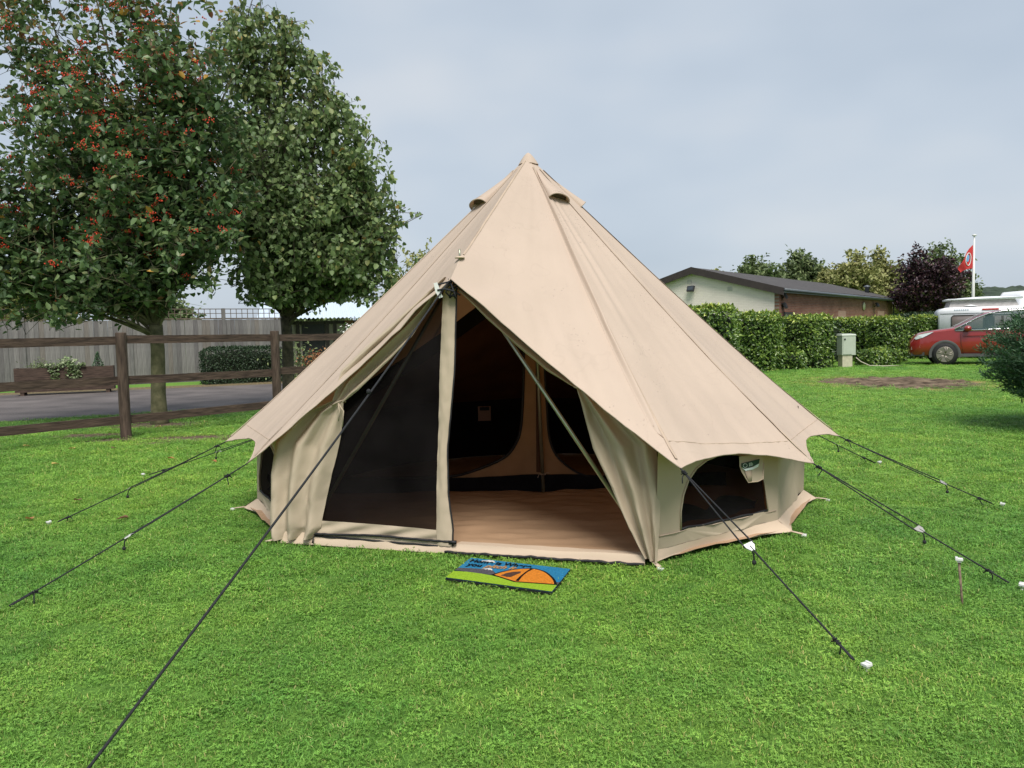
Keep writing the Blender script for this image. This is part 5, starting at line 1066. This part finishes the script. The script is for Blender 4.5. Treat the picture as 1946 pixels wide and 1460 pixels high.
# distant wooded hill
M_HILL = mat('hill_wood', (.030, .05, .035), rough=1, var=.5, scale=.06, bump=0, col2=(.055, .08, .05))
def hill(u, v):
    x = lerp(150, 900, u); y = lerp(520, 760, v); h = 44*math.sin(math.pi*min(1, v*.5+.02))*math.exp(-((x-470)/300)**2) ; h *= .75 + .25*noise.noise(V(x*.006, y*.004, 3))
    h += (5.0*abs(noise.noise(V(x*.05, y*.05, 0))) + 3.0*abs(noise.noise(V(x*.13, y*.13, 5))))*min(1, v*12); return V(x, y, max(-1, h))
o = MB().grid(hill, 320, 60).build('hill', M_HILL, smooth=False); struct(o)

# conifer bush at the right edge
def cbush():
    root = empty('conifer_bush', (7.72, 10.2, 0)); tag(root, 'dark green feathery conifer bush cut off by the right edge of the picture', 'bush'); rs = random.Random(9)
    mb = MB(); P = []; D = []; 
    for i in range(420):
        a = rs.uniform(0, 2*math.pi); hz = rs.uniform(.45, 1.78); rad = 1.22*math.sin(math.pi*min(1, (hz-.05)/1.85))**.7*rs.uniform(.75, 1.05)
        tip = V(rad*math.cos(a), rad*math.sin(a), hz); st = V(.05*math.cos(a), .05*math.sin(a), max(.1, hz*.72-.1)); mid = lerp(st, tip, .55) - V(0, 0, .07)
        c = bez(st, mid, tip, 8); mb.tube(c, [.014*(1-.85*q/8) for q in range(9)], 4, False)
        for q in range(3, 9):
            for _ in range(9):
                d = ((c[min(q+1, 8)]-c[q-1]).normalized()*.8 + V(rs.gauss(0, .5), rs.gauss(0, .5), rs.gauss(.35, .4))).normalized(); L_ = rs.uniform(.06, .16); b = c[q] + V(rs.gauss(0, .02), rs.gauss(0, .02), rs.gauss(0, .02))
                for k in range(4): P.append(b + d*L_*k/4); D.append(d + V(rs.gauss(0, .45), rs.gauss(0, .45), rs.gauss(0, .45)))
    mb.tube([V(0, 0, -.05), V(.02, 0, .6), V(0, 0, 1.4)], [.06, .05, .015], 8); mb.build('stem', M_BARK2, root)
    P = np.array([tuple(p) for p in P]); D = np.array([tuple(p) for p in D]); n_ = len(P); rad = np.linalg.norm(P[:, :2], axis=1)
    var = np.clip(rng.random(n_)*.75 + .3*np.clip(rad-.7, 0, 1), 0, 1)
    link('foliage', leaf_mesh('foliage', P, D, unit(n_) + np.array([0, 0, .8]), rng.uniform(.045, .08, n_), rng.uniform(.010, .017, n_), var, LM_CON, .1), root)
cbush()

# ------------------------------------------------------------------ fallen leaves
LF = leafmat('leaf_fallen_brown', [(0, (.16, .085, .05)), (1, (.24, .13, .07))]); LFY = leafmat('leaf_fallen_yellow', [(0, (.48, .36, .10)), (1, (.58, .46, .16))]); LFO = leafmat('leaf_fallen_orange', [(0, (.40, .17, .07)), (1, (.45, .2, .08))])
for x, y, m, lb in [(-3.904, 6.14, LFO, 'brown curled leaf on the grass beside the left rope end'), (-3.915, 6.845, LF, 'brown leaf on the grass above the left rope slider'), (-3.109, 6.118, LF, 'dark brown leaf lying between the two left guy ropes'),
    (-6.884, 10.711, LFY, 'orange-yellow leaf at the far left under the rail fence'), (-5.953, 10.37, LFY, 'yellow leaf in front of the fence post'), (-5.458, 9.0, LFY, 'pale yellow leaf on the open grass left of the ropes'), (-4.212, 9.287, LFO, 'orange leaf on the grass near the far left slider'),
    (-3.564, 9.004, LFO, 'small rust leaf close to the left eave tip'), (-5.911, 12.861, LFY, 'cream leaf under the fence right of the post'), (-5.435, 13.465, LFY, 'cream leaf near the berry tree trunk behind the fence'), (-5.41, 10.288, LF, 'dark rotten leaf on the grass below the fence post')]:
    P = np.array([(0, 0, .0)]); me = leaf_mesh('fallen_leaf', P, np.array([(math.cos(x*9), math.sin(x*9), .15)]), np.array([(.2, .1, 1.)]), np.array([.10]), np.array([.065]), np.array([.5]), m, .25)
    o = link('fallen_leaf', me); o.location = (x, y, .03); tag(o, lb, 'leaf', 'leaves fallen on the lawn')

# ------------------------------------------------------------------ lawn grass
M_GRASS = bpy.data.materials.new('grass_blades'); M_GRASS.use_nodes = True
n = M_GRASS.node_tree.nodes; l = M_GRASS.node_tree.links; b = n['Principled BSDF']; b.inputs['Roughness'].default_value = .5; b.inputs['Specular IOR Level'].default_value = .35
at = n.new('ShaderNodeAttribute'); at.attribute_name = 'var'; rp = n.new('ShaderNodeValToRGB'); els = rp.color_ramp.elements
for k, (p, c) in enumerate([(0, (.095, .225, .04)), (.5, (.205, .435, .075)), (.88, (.32, .57, .115)), (1, (.50, .52, .20))]):
    if k > 1: els.new(p)
els[0].position = 0
for k, (p, c) in enumerate([(0, (.095, .225, .04)), (.5, (.205, .435, .075)), (.88, (.32, .57, .115)), (1, (.50, .52, .20))]): els[k].position = p; els[k].color = (*c, 1)
l.new(at.outputs['Fac'], rp.inputs[0])
geo = n.new('ShaderNodeNewGeometry'); nz = n.new('ShaderNodeTexNoise'); nz.inputs['Scale'].default_value = 1.6; nz.inputs['Detail'].default_value = 7; nz.inputs['Roughness'].default_value = .72; l.new(geo.outputs['Position'], nz.inputs[0])
r2 = n.new('ShaderNodeValToRGB'); r2.color_ramp.elements[0].position = .33; r2.color_ramp.elements[0].color = (.72, .82, .78, 1); r2.color_ramp.elements[1].position = .68; r2.color_ramp.elements[1].color = (1.26, 1.10, 1.0, 1); l.new(nz.outputs[0], r2.inputs[0])
oi = n.new('ShaderNodeObjectInfo'); r3 = n.new('ShaderNodeMapRange'); r3.inputs[3].default_value = .70; r3.inputs[4].default_value = 1.2; l.new(oi.outputs['Random'], r3.inputs[0])
mu = n.new('ShaderNodeMix'); mu.data_type = 'RGBA'; mu.blend_type = 'MULTIPLY'; mu.inputs[0].default_value = 1; l.new(rp.outputs[0], mu.inputs[6]); l.new(r2.outputs[0], mu.inputs[7])
nb = n.new('ShaderNodeTexNoise'); nb.inputs['Scale'].default_value = .32; nb.inputs['Detail'].default_value = 4; l.new(geo.outputs['Position'], nb.inputs[0])
rb = n.new('ShaderNodeValToRGB'); rb.color_ramp.elements[0].position = .36; rb.color_ramp.elements[0].color = (.72, .82, .80, 1); rb.color_ramp.elements[1].position = .66; rb.color_ramp.elements[1].color = (1.22, 1.08, .98, 1); l.new(nb.outputs[0], rb.inputs[0])
mb_ = n.new('ShaderNodeMix'); mb_.data_type = 'RGBA'; mb_.blend_type = 'MULTIPLY'; mb_.inputs[0].default_value = 1; l.new(mu.outputs[2], mb_.inputs[6]); l.new(rb.outputs[0], mb_.inputs[7]); mu = mb_
mu2 = n.new('ShaderNodeMix'); mu2.data_type = 'RGBA'; mu2.blend_type = 'MULTIPLY'; mu2.inputs[0].default_value = 1; l.new(mu.outputs[2], mu2.inputs[6]); l.new(r3.outputs[0], mu2.inputs[7]); l.new(mu2.outputs[2], b.inputs['Base Color'])
tr = n.new('ShaderNodeBsdfTranslucent'); l.new(mu2.outputs[2], tr.inputs[0]); mxx = n.new('ShaderNodeMixShader'); mxx.inputs[0].default_value = .3; l.new(b.outputs[0], mxx.inputs[1]); l.new(tr.outputs[0], mxx.inputs[2]); l.new(mxx.outputs[0], n['Material Output'].inputs[0])
tufts = bpy.data.collections.new('grass_tufts')
for ti in range(10):
    rs = random.Random(100+ti); mb = MB(); var = []
    clover = ti >= 5
    for q in range(64 if not clover else 40):
        a = rs.uniform(0, 6.283); r = .085*math.sqrt(rs.random()); bx, by = r*math.cos(a), r*math.sin(a); h = rs.uniform(.007, .022); L_ = rs.uniform(.008, .026); da = rs.uniform(0, 6.283); dx, dy = math.cos(da), math.sin(da); w = rs.uniform(.0011, .0021); sx_, sy_ = -dy*w, dx*w
        mb.add([(bx-sx_, by-sy_, 0), (bx+sx_, by+sy_, 0), (bx+dx*L_*.35-sx_, by+dy*L_*.35-sy_, h*.75), (bx+dx*L_*.35+sx_, by+dy*L_*.35+sy_, h*.75), (bx+dx*L_, by+dy*L_, h)], [(0, 1, 3, 2), (2, 3, 4)])
        v_ = rs.random()*.86 if rs.random() < .93 else 1; var += [v_]*5
    if clover:
        for q in range(12):
            a = rs.uniform(0, 6.283); r = .07*math.sqrt(rs.random()); c = V(r*math.cos(a), r*math.sin(a), rs.uniform(.012, .028)); v_ = rs.uniform(.35, .8); rl = rs.uniform(.005, .0085)
            for k in range(3):
                an = k*2.094+a; d = V(math.cos(an), math.sin(an), rs.uniform(-.2, .3)); s_ = V(-d.y, d.x, 0)
                mb.add([c, c+d*rl*.7+s_*rl*.55, c+d*rl*1.3, c+d*rl*.7-s_*rl*.55], [(0, 1, 2, 3)]); var += [v_]*4
    me = mb.mesh('tuft', M_GRASS, False); at_ = me.attributes.new('var', 'FLOAT', 'POINT'); at_.data.foreach_set('value', np.array(var, np.float32))
    ob = bpy.data.objects.new('tuft', me); tufts.objects.link(ob)
def inpoly(px, py, poly):
    ins = np.zeros(len(px), bool); n_ = len(poly)
    for i in range(n_):
        x0, y0 = poly[i]; x1, y1 = poly[(i+1) % n_]; c = ((y0 > py) != (y1 > py)) & (px < (x1-x0)*(py-y0)/(y1-y0+1e-12)+x0); ins ^= c
    return ins
def scatter(y0, y1, dens, sc):
    area = (y1-y0)*(y0+y1)*.5*1.62; n_ = int(area*dens); y = np.sqrt(rng.uniform(y0*y0, y1*y1, n_)); x = rng.uniform(-.80, .82, n_)*y
    keep = ~inpoly(x, y, [(p.x, p.y) for p in BOT])
    keep &= ~inpoly(x, y, [(p.x, p.y) for p in (MTL+V(.012, -.02, 0), MTR+V(-.02, -.012, 0), MBR+V(-.018, .03, 0), MBL+V(.018, .03, 0))])
    keep &= ~inpoly(x, y, ROAD_N + ROAD_F[::-1])
    keep &= ~((((x-9.85)/1.9)**2 + ((y-19.6)/2.35)**2) < rng.uniform(.35, 1.45, n_))
    for cx_, cy_, rx, ry in SOIL: keep &= ~((((x-cx_)/rx)**2 + ((y-cy_)/ry)**2) < rng.uniform(.1, .9, n_))
    keep &= ~((y > 17.5) & (x < -3.0))
    x, y = x[keep], y[keep]; return np.stack([x, y, np.zeros(len(x))], 1), np.full(len(x), sc)*rng.uniform(.7, 1.25, len(x))
Ps, Ss = zip(*[scatter(2.2, 4.2, 620, .78), scatter(4.2, 7.5, 400, .95), scatter(7.5, 13, 170, 1.25), scatter(13, 22, 70, 1.7), scatter(22, 34, 26, 2.3)])
P = np.concatenate(Ps); Sc = np.concatenate(Ss); n_ = len(P)
me = bpy.data.meshes.new('grass'); me.vertices.add(n_); me.vertices.foreach_set('co', P.reshape(-1))
a1 = me.attributes.new('rot', 'FLOAT_VECTOR', 'POINT'); a1.data.foreach_set('vector', np.stack([rng.normal(0, .12, n_), rng.normal(0, .12, n_), rng.uniform(0, 6.283, n_)], 1).reshape(-1))
a2 = me.attributes.new('scl', 'FLOAT_VECTOR', 'POINT'); a2.data.foreach_set('vector', np.stack([Sc, Sc, np.minimum(Sc, 1.5)*rng.uniform(.7, 1.15, n_)], 1).reshape(-1))
go = link('grass', me); tag(go, 'short mown green lawn grass with clover', 'grass', kind='stuff')
ng = bpy.data.node_groups.new('grass_instances', 'GeometryNodeTree'); ng.interface.new_socket('Geometry', in_out='INPUT', socket_type='NodeSocketGeometry'); ng.interface.new_socket('Geometry', in_out='OUTPUT', socket_type='NodeSocketGeometry')
gi = ng.nodes.new('NodeGroupInput'); gq = ng.nodes.new('NodeGroupOutput'); ip = ng.nodes.new('GeometryNodeInstanceOnPoints'); ci = ng.nodes.new('GeometryNodeCollectionInfo')
ci.inputs[0].default_value = tufts; ci.inputs[1].default_value = True; ci.inputs[2].default_value = True; ip.inputs['Pick Instance'].default_value = True
for nm, sk in (('rot', 'Rotation'), ('scl', 'Scale')):
    na = ng.nodes.new('GeometryNodeInputNamedAttribute'); na.data_type = 'FLOAT_VECTOR'; na.inputs[0].default_value = nm; ng.links.new(na.outputs[0], ip.inputs[sk])
ng.links.new(gi.outputs[0], ip.inputs['Points']); ng.links.new(ci.outputs[0], ip.inputs['Instance']); ng.links.new(ip.outputs[0], gq.inputs[0])
md = go.modifiers.new('instances', 'NODES'); md.node_group = ng
